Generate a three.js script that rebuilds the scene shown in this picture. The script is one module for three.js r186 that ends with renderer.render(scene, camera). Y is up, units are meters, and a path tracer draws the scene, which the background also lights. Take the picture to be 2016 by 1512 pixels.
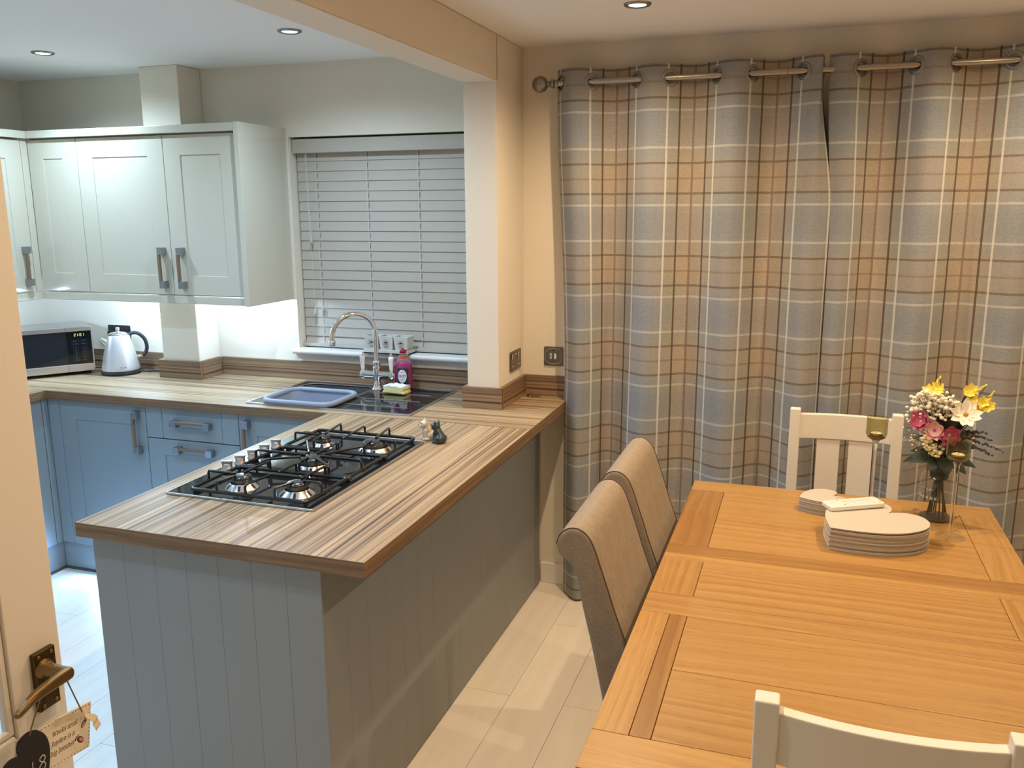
import * as THREE from 'three';
import { RoundedBoxGeometry } from 'three/addons/geometries/RoundedBoxGeometry.js';
import { mergeGeometries } from 'three/addons/utils/BufferGeometryUtils.js';
import { MarchingCubes } from 'three/addons/objects/MarchingCubes.js';

// ---------- camera, background, exposure ----------
const scene = new THREE.Scene();
scene.background = new THREE.Color(0.002, 0.002, 0.003);          // night outside, the blinds are closed
const camera = new THREE.PerspectiveCamera(48.12, 2016 / 1512, 0.05, 40);
camera.position.set(1.1917, 1.746, 3.6702);
camera.rotation.order = 'YXZ';
camera.rotation.set(-0.2027, 0.3275, -0.0051);
const renderer = new THREE.WebGLRenderer({ antialias: true });
renderer.toneMapping = THREE.LinearToneMapping;
renderer.toneMappingExposure = 1.13;
renderer.shadowMap.enabled = true;
const WARM = new THREE.Color(1, 0.74, 0.47), COOL = new THREE.Color(0.58, 0.80, 1.0), BLUE_COOL = new THREE.Color(0.36, 0.63, 1.0), LED = new THREE.Color(0.50, 0.72, 1.0), PLINTH = new THREE.Color(0.26, 0.52, 1.0);
const WARM_CD = [4.6, 3.0, 1.6], COOL_CD = [4.5, 3.4, 2.2], PUCK_CD = 0.75, PLINTH_CD = 0.45;
const CEIL = 2.407, H = 0.91, T = 0.04;
// downlights: x, z, warm or cool, label
const DOWNLIGHTS = [
  [0.61, 0.64, 1, 'round ceiling downlight glowing warm in front of the left tartan curtain'],
  [1.83, 0.64, 1, 'round ceiling downlight glowing warm in front of the right tartan curtain, outside the picture'],
  [0.61, 1.67, 1, 'round ceiling downlight glowing warm beside the middle of the peninsula, outside the picture'],
  [1.83, 1.67, 1, 'round ceiling downlight glowing warm above the middle of the oak table, outside the picture'],
  [0.61, 2.53, 1, 'round ceiling downlight glowing warm beside the near end of the peninsula, outside the picture'],
  [1.83, 2.53, 1, 'round ceiling downlight glowing warm above the near table end, outside the picture'],
  [-1.963, 0.62, 0, 'small round downlight glowing cold white in the kitchen ceiling above the corner wall cupboards'],
  [-0.716, 0.657, 0, 'small round downlight glowing cold white in the kitchen ceiling beside the beam'],
  [-1.963, 1.65, 0, 'cold white kitchen ceiling downlight over the left worktop, outside the picture'],
  [-0.716, 1.65, 0, 'cold white kitchen ceiling downlight over the aisle beside the hob, outside the picture'],
  [-1.963, 2.66, 0, 'cold white kitchen ceiling downlight nearest the kitchen rear wall on the left, outside the picture'],
  [-0.716, 2.66, 0, 'cold white kitchen ceiling downlight behind the near end of the peninsula, outside the picture'],
];

// ---------- helpers ----------
let seed = 7;
const rnd = () => { seed = (seed * 1664525 + 1013904223) >>> 0; return seed / 4294967296; };
const rr = (a, b) => a + (b - a) * rnd();
const V = (x, y, z) => new THREE.Vector3(x, y, z);
const used = {};
function numbered(n) { const k = used[n] = (used[n] ?? -1) + 1; return k ? n + '_' + String(k).padStart(3, '0') : n; }
function clean(g) {
  g = g.index ? g.toNonIndexed() : g.clone();
  for (const k of Object.keys(g.attributes)) if (!['position', 'normal', 'uv'].includes(k)) g.deleteAttribute(k);
  if (!g.attributes.normal) g.computeVertexNormals();
  if (!g.attributes.uv) g.setAttribute('uv', new THREE.BufferAttribute(new Float32Array(g.attributes.position.count * 2), 2));
  g.morphAttributes = {}; g.clearGroups();
  return g;
}
function join(list) { return Array.isArray(list) ? (list.length === 1 ? list[0] : mergeGeometries(list.map(clean))) : list; }
function obj(name, geos, mat, parent = scene) {
  const m = new THREE.Mesh(join(geos), mat);
  m.name = parent === scene ? numbered(name) : name; m.castShadow = m.receiveShadow = true;
  parent.add(m); return m;
}
function tag(o, label, category, group) { o.userData.label = label; o.userData.category = category; if (group) o.userData.group = group; return o; }
function thing(name, label, category, pos = [0, 0, 0], turn = 0, group) {
  const o = new THREE.Group(); o.name = numbered(name); o.position.set(...pos); o.rotation.y = turn; scene.add(o);
  return tag(o, label, category, group);
}
function struct(name, geos, mat, parent) { const o = obj(name, geos, mat, parent); if (!parent) o.userData.kind = 'structure'; return o; }
function structGroup(name) { const o = new THREE.Group(); o.name = numbered(name); o.userData.kind = 'structure'; scene.add(o); return o; }
function copyOf(o, pos, turn, label) {
  const c = o.clone(); c.name = numbered(o.name.replace(/_\d{3}$/, '')); c.userData = { ...o.userData };
  if (pos) c.position.set(...pos); if (turn !== undefined) c.rotation.y = turn; if (label) c.userData.label = label;
  scene.add(c); return c;
}
// box from extents; r > 0 rounds the edges
function bx(x0, x1, y0, y1, z0, z1, r = 0) {
  const w = Math.abs(x1 - x0), h = Math.abs(y1 - y0), d = Math.abs(z1 - z0);
  const g = r > 0 ? new RoundedBoxGeometry(w, h, d, 1, Math.min(r, w / 2.01, h / 2.01, d / 2.01)) : new THREE.BoxGeometry(w, h, d);
  return g.translate((x0 + x1) / 2, (y0 + y1) / 2, (z0 + z1) / 2);
}
const cyl = (r1, r2, h, x = 0, y = 0, z = 0, n = 24) => new THREE.CylinderGeometry(r1, r2, h, n).translate(x, y, z);
const lathe = (pts, n = 32) => new THREE.LatheGeometry(pts.map(p => new THREE.Vector2(p[0], p[1])), n);
function tube(pts, r, seg = 24, rs = 8, closed = false, tension = 0.5) {
  return new THREE.TubeGeometry(new THREE.CatmullRomCurve3(pts.map(p => p.isVector3 ? p : V(...p)), closed, 'catmullrom', tension), seg, r, rs, closed);
}
// polyline of capped bars with rounded corners
function wire(pts, r, bend = 0.006, rs = 6) {
  const path = new THREE.CurvePath(), P = pts.map(p => V(...p)); let a = P[0];
  for (let i = 1; i < P.length; i++) {
    if (i < P.length - 1) {
      const d1 = P[i].clone().sub(P[i - 1]).normalize(), d2 = P[i + 1].clone().sub(P[i]).normalize();
      const p = P[i].clone().addScaledVector(d1, -bend), q = P[i].clone().addScaledVector(d2, bend);
      path.add(new THREE.LineCurve3(a, p)); path.add(new THREE.QuadraticBezierCurve3(p, P[i], q)); a = q;
    } else path.add(new THREE.LineCurve3(a, P[i]));
  }
  const g = new THREE.TubeGeometry(path, (P.length - 1) * 8, r, rs);
  const cap = q => new THREE.SphereGeometry(r, rs, 4).translate(q.x, q.y, q.z);
  return mergeGeometries([clean(g), clean(cap(P[0])), clean(cap(P[P.length - 1]))]);
}
function extrude(shape, depth, bevel = 0, seg = 1, curve = 12) {
  const g = new THREE.ExtrudeGeometry(shape, { depth: depth - 2 * bevel, bevelEnabled: bevel > 0, bevelSize: bevel, bevelThickness: bevel, bevelOffset: -bevel, bevelSegments: seg, curveSegments: curve });
  return g.translate(0, 0, bevel);
}
function rectShape(x0, x1, y0, y1, r = 0, S = THREE.Shape) {
  const s = new S();
  if (!r) { s.moveTo(x0, y0); s.lineTo(x1, y0); s.lineTo(x1, y1); s.lineTo(x0, y1); s.closePath(); return s; }
  s.moveTo(x0 + r, y0); s.lineTo(x1 - r, y0); s.absarc(x1 - r, y0 + r, r, -Math.PI / 2, 0); s.lineTo(x1, y1 - r); s.absarc(x1 - r, y1 - r, r, 0, Math.PI / 2);
  s.lineTo(x0 + r, y1); s.absarc(x0 + r, y1 - r, r, Math.PI / 2, Math.PI); s.lineTo(x0, y0 + r); s.absarc(x0 + r, y0 + r, r, Math.PI, Math.PI * 1.5);
  return s;
}
// planar uv in real size: u runs along the grain axis, v across it
function uvGrain(g, axis, su, sv, ou = 0, ov = 0) {
  g = clean(g); const p = g.attributes.position, n = g.attributes.normal, uv = g.attributes.uv, A = { x: 0, y: 1, z: 2 }[axis];
  const P = [0, 0, 0], N = [0, 0, 0];
  for (let i = 0; i < p.count; i++) {
    P[0] = p.getX(i); P[1] = p.getY(i); P[2] = p.getZ(i); N[0] = Math.abs(n.getX(i)); N[1] = Math.abs(n.getY(i)); N[2] = Math.abs(n.getZ(i));
    const k = N[0] > N[1] && N[0] > N[2] ? 0 : N[1] > N[2] ? 1 : 2;
    const o = k === A ? [(A + 1) % 3, (A + 2) % 3] : [A, 3 - A - k];
    uv.setXY(i, P[o[0]] / su + ou, P[o[1]] / sv + ov);
  }
  return g;
}
function sdfGeo(f, c, half, n, mirrorUV) {              // surface of a distance field in a cube round c
  const mc = new MarchingCubes(n, new THREE.MeshBasicMaterial(), false, false, 200000); mc.isolation = 0;
  for (let k = 0; k < n; k++) for (let j = 0; j < n; j++) for (let i = 0; i < n; i++)
    mc.field[i + j * n + k * n * n] = -f(c[0] + (i - n / 2) / (n / 2) * half, c[1] + (j - n / 2) / (n / 2) * half, c[2] + (k - n / 2) / (n / 2) * half);
  mc.update();
  const cnt = mc.count, g = new THREE.BufferGeometry();
  g.setAttribute('position', new THREE.BufferAttribute(mc.positionArray.slice(0, cnt * 3), 3));
  g.setAttribute('normal', new THREE.BufferAttribute(mc.normalArray.slice(0, cnt * 3), 3));
  g.setAttribute('uv', new THREE.BufferAttribute(new Float32Array(cnt * 2), 2));
  g.scale(half, half, half).translate(...c);
  return g;
}
const smin = (a, b, k) => { const h = Math.max(k - Math.abs(a - b), 0) / k; return Math.min(a, b) - h * h * k * 0.25; };

// ---------- textures ----------
const hash = (x, y) => { let h = (x * 374761393 + y * 668265263) | 0; h = Math.imul(h ^ (h >>> 13), 1274126177); return ((h ^ (h >>> 16)) >>> 0) / 4294967296; };
function vn(x, y, px, py) {                                        // tiling value noise
  const xi = Math.floor(x), yi = Math.floor(y), fx = x - xi, fy = y - yi, m = (a, b) => ((a % b) + b) % b;
  const u = fx * fx * (3 - 2 * fx), v = fy * fy * (3 - 2 * fy);
  const a = hash(m(xi, px), m(yi, py)), b = hash(m(xi + 1, px), m(yi, py)), c = hash(m(xi, px), m(yi + 1, py)), d = hash(m(xi + 1, px), m(yi + 1, py));
  return (a + (b - a) * u) * (1 - v) + (c + (d - c) * u) * v;
}
function tex(w, h, fn, srgb = true, rep = true) {
  const d = new Uint8Array(w * h * 4);
  for (let y = 0; y < h; y++) for (let x = 0; x < w; x++) {
    const c = fn(x / w, y / h), i = (y * w + x) * 4;
    d[i] = Math.max(0, Math.min(255, c[0])); d[i + 1] = Math.max(0, Math.min(255, c[1])); d[i + 2] = Math.max(0, Math.min(255, c[2])); d[i + 3] = 255;
  }
  const t = new THREE.DataTexture(d, w, h); t.colorSpace = srgb ? THREE.SRGBColorSpace : THREE.NoColorSpace;
  t.magFilter = t.minFilter = THREE.LinearFilter; if (rep) t.wrapS = t.wrapT = THREE.RepeatWrapping; t.needsUpdate = true; return t;
}
const lerp3 = (a, b, t) => { t = Math.max(0, Math.min(1, t)); return [a[0] + (b[0] - a[0]) * t, a[1] + (b[1] - a[1]) * t, a[2] + (b[2] - a[2]) * t]; };
function canvasTex(w, h, draw) {
  const c = document.createElement('canvas'); c.width = w; c.height = h; draw(c.getContext('2d'), w, h);
  const t = new THREE.CanvasTexture(c); t.colorSpace = THREE.SRGBColorSpace; t.anisotropy = 4; return t;
}
// streaky laminate: 2.4 m along u, 0.6 m along v
const laminate = tex(1024, 1024, (u, v) => {
  const w = v + 0.012 * (vn(u * 5, v * 4, 5, 4) - 0.5) + 0.004 * (vn(u * 14, v * 12, 14, 12) - 0.5);
  const broad = vn(u * 2, w * 16, 2, 16), mid = vn(u * 3, w * 46, 3, 46), fine = vn(u * 8, w * 190, 8, 190);
  let t = 0.20 + 0.20 * (broad - 0.5) + 0.24 * (mid - 0.5) + 0.30 * (fine - 0.5);
  const line = vn(u * 2.0 + 7, w * 96, 2, 96), line2 = vn(u * 3.0 + 3, w * 150, 3, 150); t += Math.max(0, line - 0.63) * 2.3 * (0.3 + 0.7 * vn(u * 4, w * 24, 4, 24)) + Math.max(0, line2 - 0.70) * 1.8;
  return lerp3([202, 176, 138], [78, 58, 41], t);
});
const edgeWood = tex(512, 256, (u, v) => {
  const w = v + 0.03 * (vn(u * 4, v * 4, 4, 4) - 0.5);
  const t = 0.5 + 0.7 * (vn(u * 3, w * 30, 3, 30) - 0.5) + 0.4 * (vn(u * 16, w * 100, 16, 100) - 0.5);
  return lerp3([148, 116, 82], [102, 76, 50], t);
});
const upstandTex = tex(1024, 256, (u, v) => {                       // 2.4 m x 0.12 m
  const w = v + 0.10 * (vn(u * 6, v * 3, 6, 3) - 0.5) + 0.02 * (vn(u * 20, v * 8, 20, 8) - 0.5);
  let t = 0.36 + 0.34 * (vn(u * 2, w * 7, 2, 7) - 0.5) + 0.24 * (vn(u * 5, w * 34, 5, 34) - 0.5);
  t += Math.max(0, vn(u * 2 + 3, w * 20, 2, 20) - 0.66) * 2.6 + Math.max(0, vn(u * 3 + 1, w * 44, 3, 44) - 0.74) * 1.6;
  return lerp3([172, 142, 110], [70, 52, 38], t);
});
// oak: 1.6 m along u, 0.5 m along v
const oakMap = tex(1024, 512, (u, v) => {
  const w = v + 0.16 * (vn(u * 2, v * 3, 2, 3) - 0.5) + 0.05 * (vn(u * 5, v * 6, 5, 6) - 0.5) + 0.012 * (vn(u * 14, v * 16, 14, 16) - 0.5);
  const f = w * 13 + 1.3 * vn(u * 1, v * 4, 1, 4), k = f - Math.floor(f), ring = k < 0.8 ? k / 0.8 : (1 - k) / 0.2;
  const amt = 0.06 + 0.40 * Math.pow(vn(u * 2 + 5, v * 5, 2, 5), 2);
  const pore = Math.max(0, vn(u * 36, v * 300, 36, 300) - 0.72) * 0.9;
  const t = 0.32 + 0.15 * (vn(u * 2, w * 5, 2, 5) - 0.5) + amt * (ring - 0.5) + 0.18 * (vn(u * 8, w * 150, 8, 150) - 0.5) + pore;
  return lerp3([208, 164, 100], [140, 95, 45], t);
});
const floorMap = tex(1024, 512, (u, v) => {
  const w = v + 0.10 * (vn(u * 3, v * 2, 3, 2) - 0.5) + 0.03 * (vn(u * 9, v * 6, 9, 6) - 0.5);
  const ring = 0.5 + 0.5 * Math.sin(w * Math.PI * 2 * 9 + 6 * vn(u * 2, v * 4, 2, 4));
  const t = 0.3 + 0.36 * (vn(u * 3, w * 4, 3, 4) - 0.5) + 0.14 * (ring - 0.5) * vn(u * 4, v * 3, 4, 3) + 0.12 * (vn(u * 12, w * 90, 12, 90) - 0.5);
  return lerp3([246, 239, 228], [214, 203, 186], t);
});
const linenMap = tex(256, 256, (u, v) => {
  const a = vn(u * 128, v * 16, 128, 16), b = vn(u * 16, v * 128, 16, 128), s = vn(u * 6, v * 6, 6, 6);
  return lerp3([120, 107, 91], [170, 153, 131], 0.5 + 0.34 * (a + b - 1) + 0.15 * (s - 0.5));
});
const weaveBump = tex(256, 256, (u, v) => { const s = 127 + 60 * Math.sin(u * Math.PI * 2 * 64) * Math.sin(v * Math.PI * 2 * 64) + 60 * (vn(u * 64, v * 64, 64, 64) - 0.5); return [s, s, s]; }, false);
const plasterBump = tex(256, 256, (u, v) => { const s = 255 * (0.5 * vn(u * 12, v * 12, 12, 12) + 0.35 * vn(u * 40, v * 40, 40, 40) + 0.15 * vn(u * 110, v * 110, 110, 110)); return [s, s, s]; }, false);
const brushed = tex(256, 256, (u, v) => { const s = 110 + 90 * vn(u * 3, v * 128, 3, 128); return [s, s, s]; }, false);
// tartan: one repeat each way (0.372 m). Zones: 0 white line, 0.163 dark, 0.325 brown, 0.485 dark, 0.61 white, then the blue ground
const BLUE = [132, 137, 144], BLUEGREY = [146, 148, 145], BEIGE = [156, 149, 136], PEACH = [164, 150, 133];
function plaidBand(t) {
  if (t < 0.09) return BLUEGREY; if (t < 0.163) return BEIGE; if (t < 0.485) return PEACH; if (t < 0.54) return BEIGE; if (t < 0.61) return BLUEGREY;
  return t > 0.70 && t < 0.91 ? BLUE : [139, 143, 147];
}
function plaidLine(t) {
  const near = (c, w) => Math.abs(((t - c + 1.5) % 1) - 0.5) < w;
  if (near(0, 0.012) || near(0.61, 0.012)) return [212, 209, 202]; if (near(0.163, 0.0115) || near(0.485, 0.0115)) return [72, 62, 54]; if (near(0.325, 0.0115)) return [126, 106, 90];
  return null;
}
const plaid = tex(1024, 1024, (u, v) => {
  let c = lerp3(plaidBand(u), plaidBand(v), 0.42);
  const hv = plaidLine(v), hu = plaidLine(u);
  if (hv) c = lerp3(c, hv, 0.45); if (hu) c = lerp3(c, hu, 0.75);
  const n = 22 * (vn(u * 256, v * 256, 256, 256) - 0.5) + 10 * (vn(u * 40, v * 300, 40, 300) - 0.5);
  return [c[0] + n, c[1] + n, c[2] + n];
});

// ---------- materials ----------
const std = (color, roughness = 0.6, extra = {}) => new THREE.MeshStandardMaterial({ color, roughness, ...extra });
const phy = (color, roughness = 0.4, extra = {}) => new THREE.MeshPhysicalMaterial({ color, roughness, ...extra });
const rgb = (r, g, b) => new THREE.Color().setRGB(r, g, b);
const M = {
  wall: std(rgb(0.79, 0.72, 0.60), 0.85, { bumpMap: plasterBump, bumpScale: 0.0006 }),
  ceiling: std(rgb(0.91, 0.90, 0.885), 0.9, { bumpMap: plasterBump, bumpScale: 0.0006 }),
  trim: std(rgb(0.80, 0.77, 0.71), 0.4),
  under: std(rgb(0.10, 0.09, 0.08), 0.9),
  worktop: std(rgb(0.88, 0.87, 0.86), 0.42, { map: laminate }),
  edge: std(0xffffff, 0.5, { map: edgeWood }),
  upstand: std(0xffffff, 0.45, { map: upstandTex }),
  gloss: phy(rgb(0.58, 0.54, 0.435), 0.16, { clearcoat: 0.6, clearcoatRoughness: 0.05 }),
  cream: std(rgb(0.70, 0.68, 0.60), 0.4),
  blue: phy(rgb(0.245, 0.288, 0.305), 0.42),
  panel: std(rgb(0.27, 0.28, 0.275), 0.55),
  carcass: std(rgb(0.06, 0.07, 0.08), 0.8),
  chrome: std(rgb(0.80, 0.81, 0.83), 0.08, { metalness: 1 }),
  steel: std(rgb(0.62, 0.62, 0.62), 0.3, { metalness: 1 }),
  satin: std(rgb(0.30, 0.285, 0.265), 0.32, { metalness: 1 }),
  pole: std(rgb(0.42, 0.385, 0.34), 0.26, { metalness: 1 }),
  bronze: std(rgb(0.20, 0.17, 0.13), 0.36, { metalness: 1 }),
  grip: std(rgb(0.20, 0.13, 0.08), 0.45),
  grey: std(rgb(0.33, 0.35, 0.37), 0.32, { metalness: 0.85 }),
  blackGlass: phy(rgb(0.012, 0.012, 0.013), 0.06, { specularIntensity: 1 }),
  enamel: phy(rgb(0.008, 0.008, 0.008), 0.2, { clearcoat: 0.5 }),
  alu: std(rgb(0.70, 0.68, 0.65), 0.25, { metalness: 1 }),
  knob: std(rgb(0.55, 0.53, 0.50), 0.34, { metalness: 0.9 }),
  black: std(rgb(0.012, 0.012, 0.012), 0.45),
  rubber: std(rgb(0.02, 0.02, 0.022), 0.7),
  blind: std(rgb(0.48, 0.43, 0.365), 0.6),
  slot: std(rgb(0.07, 0.065, 0.06), 0.8),
  cord: std(rgb(0.70, 0.68, 0.63), 0.8),
  sill: std(rgb(0.72, 0.71, 0.68), 0.45),
  pane: phy(rgb(1, 1, 1), 0.02, { transmission: 1, thickness: 0, ior: 1.5 }),
  tub: std(rgb(0.25, 0.29, 0.37), 0.45),
  ceramic: phy(rgb(0.86, 0.85, 0.82), 0.15, { clearcoat: 0.6 }),
  potWhite: std(rgb(0.66, 0.64, 0.59), 0.6),
  soil: std(rgb(0.05, 0.04, 0.03), 0.95),
  pearl: phy(rgb(0.66, 0.65, 0.66), 0.3, { metalness: 0.45, clearcoat: 0.6, clearcoatRoughness: 0.1 }),
  brass: std(rgb(0.25, 0.17, 0.075), 0.36, { metalness: 1 }),
  brassDark: std(rgb(0.10, 0.07, 0.035), 0.38, { metalness: 1 }),
  doorPaint: std(rgb(0.80, 0.74, 0.66), 0.45),
  bead: std(rgb(0.30, 0.24, 0.18), 0.5),
  oak: std(rgb(0.80, 0.79, 0.75), 0.36, { map: oakMap }),
  oakLight: std(rgb(0.88, 0.88, 0.83), 0.36, { map: oakMap }),
  oakDark: std(rgb(0.62, 0.56, 0.48), 0.36, { map: oakMap }),
  floorA: std(rgb(0.97, 0.96, 0.94), 0.38, { map: floorMap }),
  floorB: std(rgb(0.94, 0.93, 0.91), 0.38, { map: floorMap }),
  floorC: std(rgb(1.0, 0.99, 0.98), 0.38, { map: floorMap }),
  linen: std(0xffffff, 0.9, { map: linenMap, bumpMap: weaveBump, bumpScale: 0.0002 }),
  seam: std(rgb(0.10, 0.08, 0.06), 0.9),
  whiteWood: std(rgb(0.80, 0.76, 0.66), 0.45),
  matGrey: std(rgb(0.50, 0.45, 0.37), 0.7),
  matEdge: std(rgb(0.34, 0.29, 0.24), 0.8),
  matEdge2: std(rgb(0.44, 0.38, 0.31), 0.8),
  remote: std(rgb(0.80, 0.78, 0.74), 0.4),
  glass: phy(rgb(0.96, 0.97, 0.95), 0.02, { transmission: 1, thickness: 0, ior: 1.5 }),
  stemGlass: phy(rgb(0.97, 0.97, 0.96), 0.02, { transmission: 1, thickness: 0.02, ior: 1.5 }),
  olive: phy(rgb(0.82, 0.81, 0.66), 0.03, { transmission: 1, thickness: 0, ior: 1.5 }),
  oliveThick: phy(rgb(0.10, 0.07, 0.03), 0.1),
  wax: std(rgb(0.86, 0.82, 0.72), 0.5),
  plaid: std(0xffffff, 0.92, { map: plaid, bumpMap: weaveBump, bumpScale: 0.0004 }),
};

// ---------- lights ----------
function spot(at, color, cd, angle, radius, pen = 1, dir = [0, -1, 0]) {
  const s = new THREE.SpotLight(color, cd, 0, angle, pen, 2); s.position.set(...at); s.target.position.set(at[0] + dir[0], at[1] + dir[1], at[2] + dir[2]);
  s.castShadow = true; s.shadow.radius = radius; s.shadow.mapSize.set(2048, 2048); s.shadow.bias = -0.0004; s.shadow.camera.near = 0.02; s.shadow.camera.far = 8; scene.add(s, s.target); return s;
}
const glow = (c, k) => new THREE.MeshStandardMaterial({ color: 0x222222, emissive: c, emissiveIntensity: k, roughness: 0.5 });
const warmGlow = glow(new THREE.Color(1, 0.86, 0.66), 5), coolGlow = glow(new THREE.Color(0.85, 0.94, 1), 6);
for (const [x, z, warm, label] of DOWNLIGHTS) {
  const t = thing('ceiling_downlight', label, 'downlight', [x, CEIL, z]);
  obj('bezel', lathe([[0.030, 0], [0.031, -0.004], [0.038, -0.008], [0.044, -0.006], [0.046, 0]]), M.satin, t);
  obj('lamp', cyl(0.029, 0.029, 0.003, 0, -0.003, 0), warm ? warmGlow : coolGlow, t);
  spot([x, CEIL - 0.012, z], warm ? WARM : z < 1 ? COOL : BLUE_COOL, (warm ? WARM_CD : COOL_CD)[z < 1 ? 0 : z < 2 ? 1 : 2] * (warm && z > 1 ? (x < 1 ? 1.25 : 0.85) : 1), 1.38, 0.9);
}
for (const [x, z, label] of [[-2.02, 0.15, 'small round light under the wall cupboards above the kettle, hidden behind the pelmet'], [-1.40, 0.17, 'small round light under the wall cupboard nearest the window, hidden behind the pelmet'], [-2.55, 0.60, 'small round light under the left run of wall cupboards, hidden behind the door']]) {
  const t = thing('cabinet_light', label, 'light', [x, 1.3475, z]);
  obj('housing', lathe([[0.033, 0], [0.033, -0.008], [0.028, -0.010], [0.026, -0.006]]), M.steel, t);
  obj('lens', cyl(0.026, 0.026, 0.003, 0, -0.007, 0), coolGlow, t);
  const pl = new THREE.PointLight(LED, PUCK_CD, 0, 2); pl.position.set(x, 1.333, z); pl.castShadow = true; pl.shadow.radius = 1.1; scene.add(pl);
}

// ---------- the setting ----------
{
  const floor = structGroup('floor');
  obj('screed', bx(-2.9, 2.7, -0.12, -0.012, -0.1, 4.4), M.under, floor);
  const W = 0.201, L = 1.28, kinds = [M.floorA, M.floorB, M.floorA, M.floorC], cache = {};
  for (let r = -15; r < 13; r++) {
    const x0 = 0.0625 + W * r, even = ((r % 2) + 2) % 2 === 0;
    for (let k = -1; k < 4; k++) {
      let z0 = 0.978 + (even ? 0 : 0.70) + (k - 1) * L, z1 = z0 + L; z0 = Math.max(z0, -0.02); z1 = Math.min(z1, 4.32);
      const a = Math.max(x0, -2.8), b = Math.min(x0 + W, 2.62);
      if (z1 - z0 < 0.05 || b - a < 0.02) continue;
      const o = obj('plank', uvGrain(bx(a + 0.0007, b - 0.0007, -0.010, 0, z0 + 0.0007, z1 - 0.0007), 'z', 1.6, 0.8, rnd() * 7, rnd() * 7), kinds[Math.floor(rnd() * 4)], floor);
    }
  }
}
const wallUV = g => uvGrain(g, 'x', 0.5, 0.5);
{
  // back wall with the window opening
  const s = rectShape(-2.95, 2.75, -0.1, CEIL + 0.1); s.holes.push(rectShape(-1.172, -0.2, 1.05, 2.077, 0, THREE.Path));
  struct('wall_back', wallUV(extrude(s, 0.25).translate(0, 0, -0.25)), M.wall);
  struct('wall_left', wallUV(bx(-2.92, -2.786, -0.1, CEIL + 0.1, 0, 4.4)), M.wall);
  struct('wall_right', wallUV(bx(2.6, 2.75, -0.1, CEIL + 0.1, 0, 4.4)), M.wall);
  struct('wall_kitchen', wallUV(bx(-2.786, 0.045, 0, CEIL, 3.47, 3.60)), M.wall);
  struct('wall_passage', wallUV(bx(-0.08, 0.045, 0, CEIL, 3.60, 4.3)), M.wall);
  struct('wall_rear', wallUV(bx(-0.08, 2.75, -0.1, CEIL + 0.1, 4.3, 4.42)), M.wall);
  struct('wall_nib', wallUV(bx(-0.142, 0, 0, CEIL, 0, 0.3324, 0.004)), M.wall);
  struct('wall_column', wallUV(bx(-1.866, -1.645, H, CEIL, 0, 0.165, 0.004)), M.wall);
  struct('ceiling_beam', wallUV(bx(-0.142, 0, 2.2322, CEIL, 0.32, 3.47, 0.004)), M.wall);
  struct('ceiling', wallUV(bx(-2.95, 2.75, CEIL, CEIL + 0.15, -0.25, 4.42)), M.ceiling);
  struct('baseboard_back', bx(0.0864, 2.6, 0, 0.10, 0, 0.015, 0.003), M.trim);
  struct('baseboard_right', bx(2.585, 2.6, 0, 0.10, 0.015, 4.3, 0.003), M.trim);
  struct('baseboard_rear', bx(0.045, 2.585, 0, 0.10, 4.285, 4.3, 0.003), M.trim);
  // window behind the blind
  const w = structGroup('window_1');
  const f = rectShape(-1.172, -0.2, 1.066, 2.077); f.holes.push(rectShape(-1.115, -0.72, 1.12, 2.02, 0, THREE.Path)); f.holes.push(rectShape(-0.66, -0.257, 1.12, 2.02, 0, THREE.Path));
  obj('window_frame', extrude(f, 0.06, 0.004).translate(0, 0, -0.19), M.trim, w);
  for (const [a, b] of [[-1.115, -0.72], [-0.66, -0.257]]) obj('pane', bx(a - 0.01, b + 0.01, 1.11, 2.03, -0.162, -0.158), M.pane, w);
  const p = new THREE.Shape(); p.moveTo(-0.13, 0); p.lineTo(0.030, 0); p.absarc(0.030, -0.013, 0.013, Math.PI / 2, -Math.PI / 2, true); p.lineTo(0.020, -0.026); p.quadraticCurveTo(0.004, -0.03, 0.002, -0.052); p.lineTo(0, -0.052); p.lineTo(0, -0.016); p.lineTo(-0.13, -0.016);
  obj('sill', extrude(p, 0.999, 0, 1, 8).rotateY(-Math.PI / 2).scale(1, 1, 1).translate(-0.188, 1.066, 0), M.sill, w);
}

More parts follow.
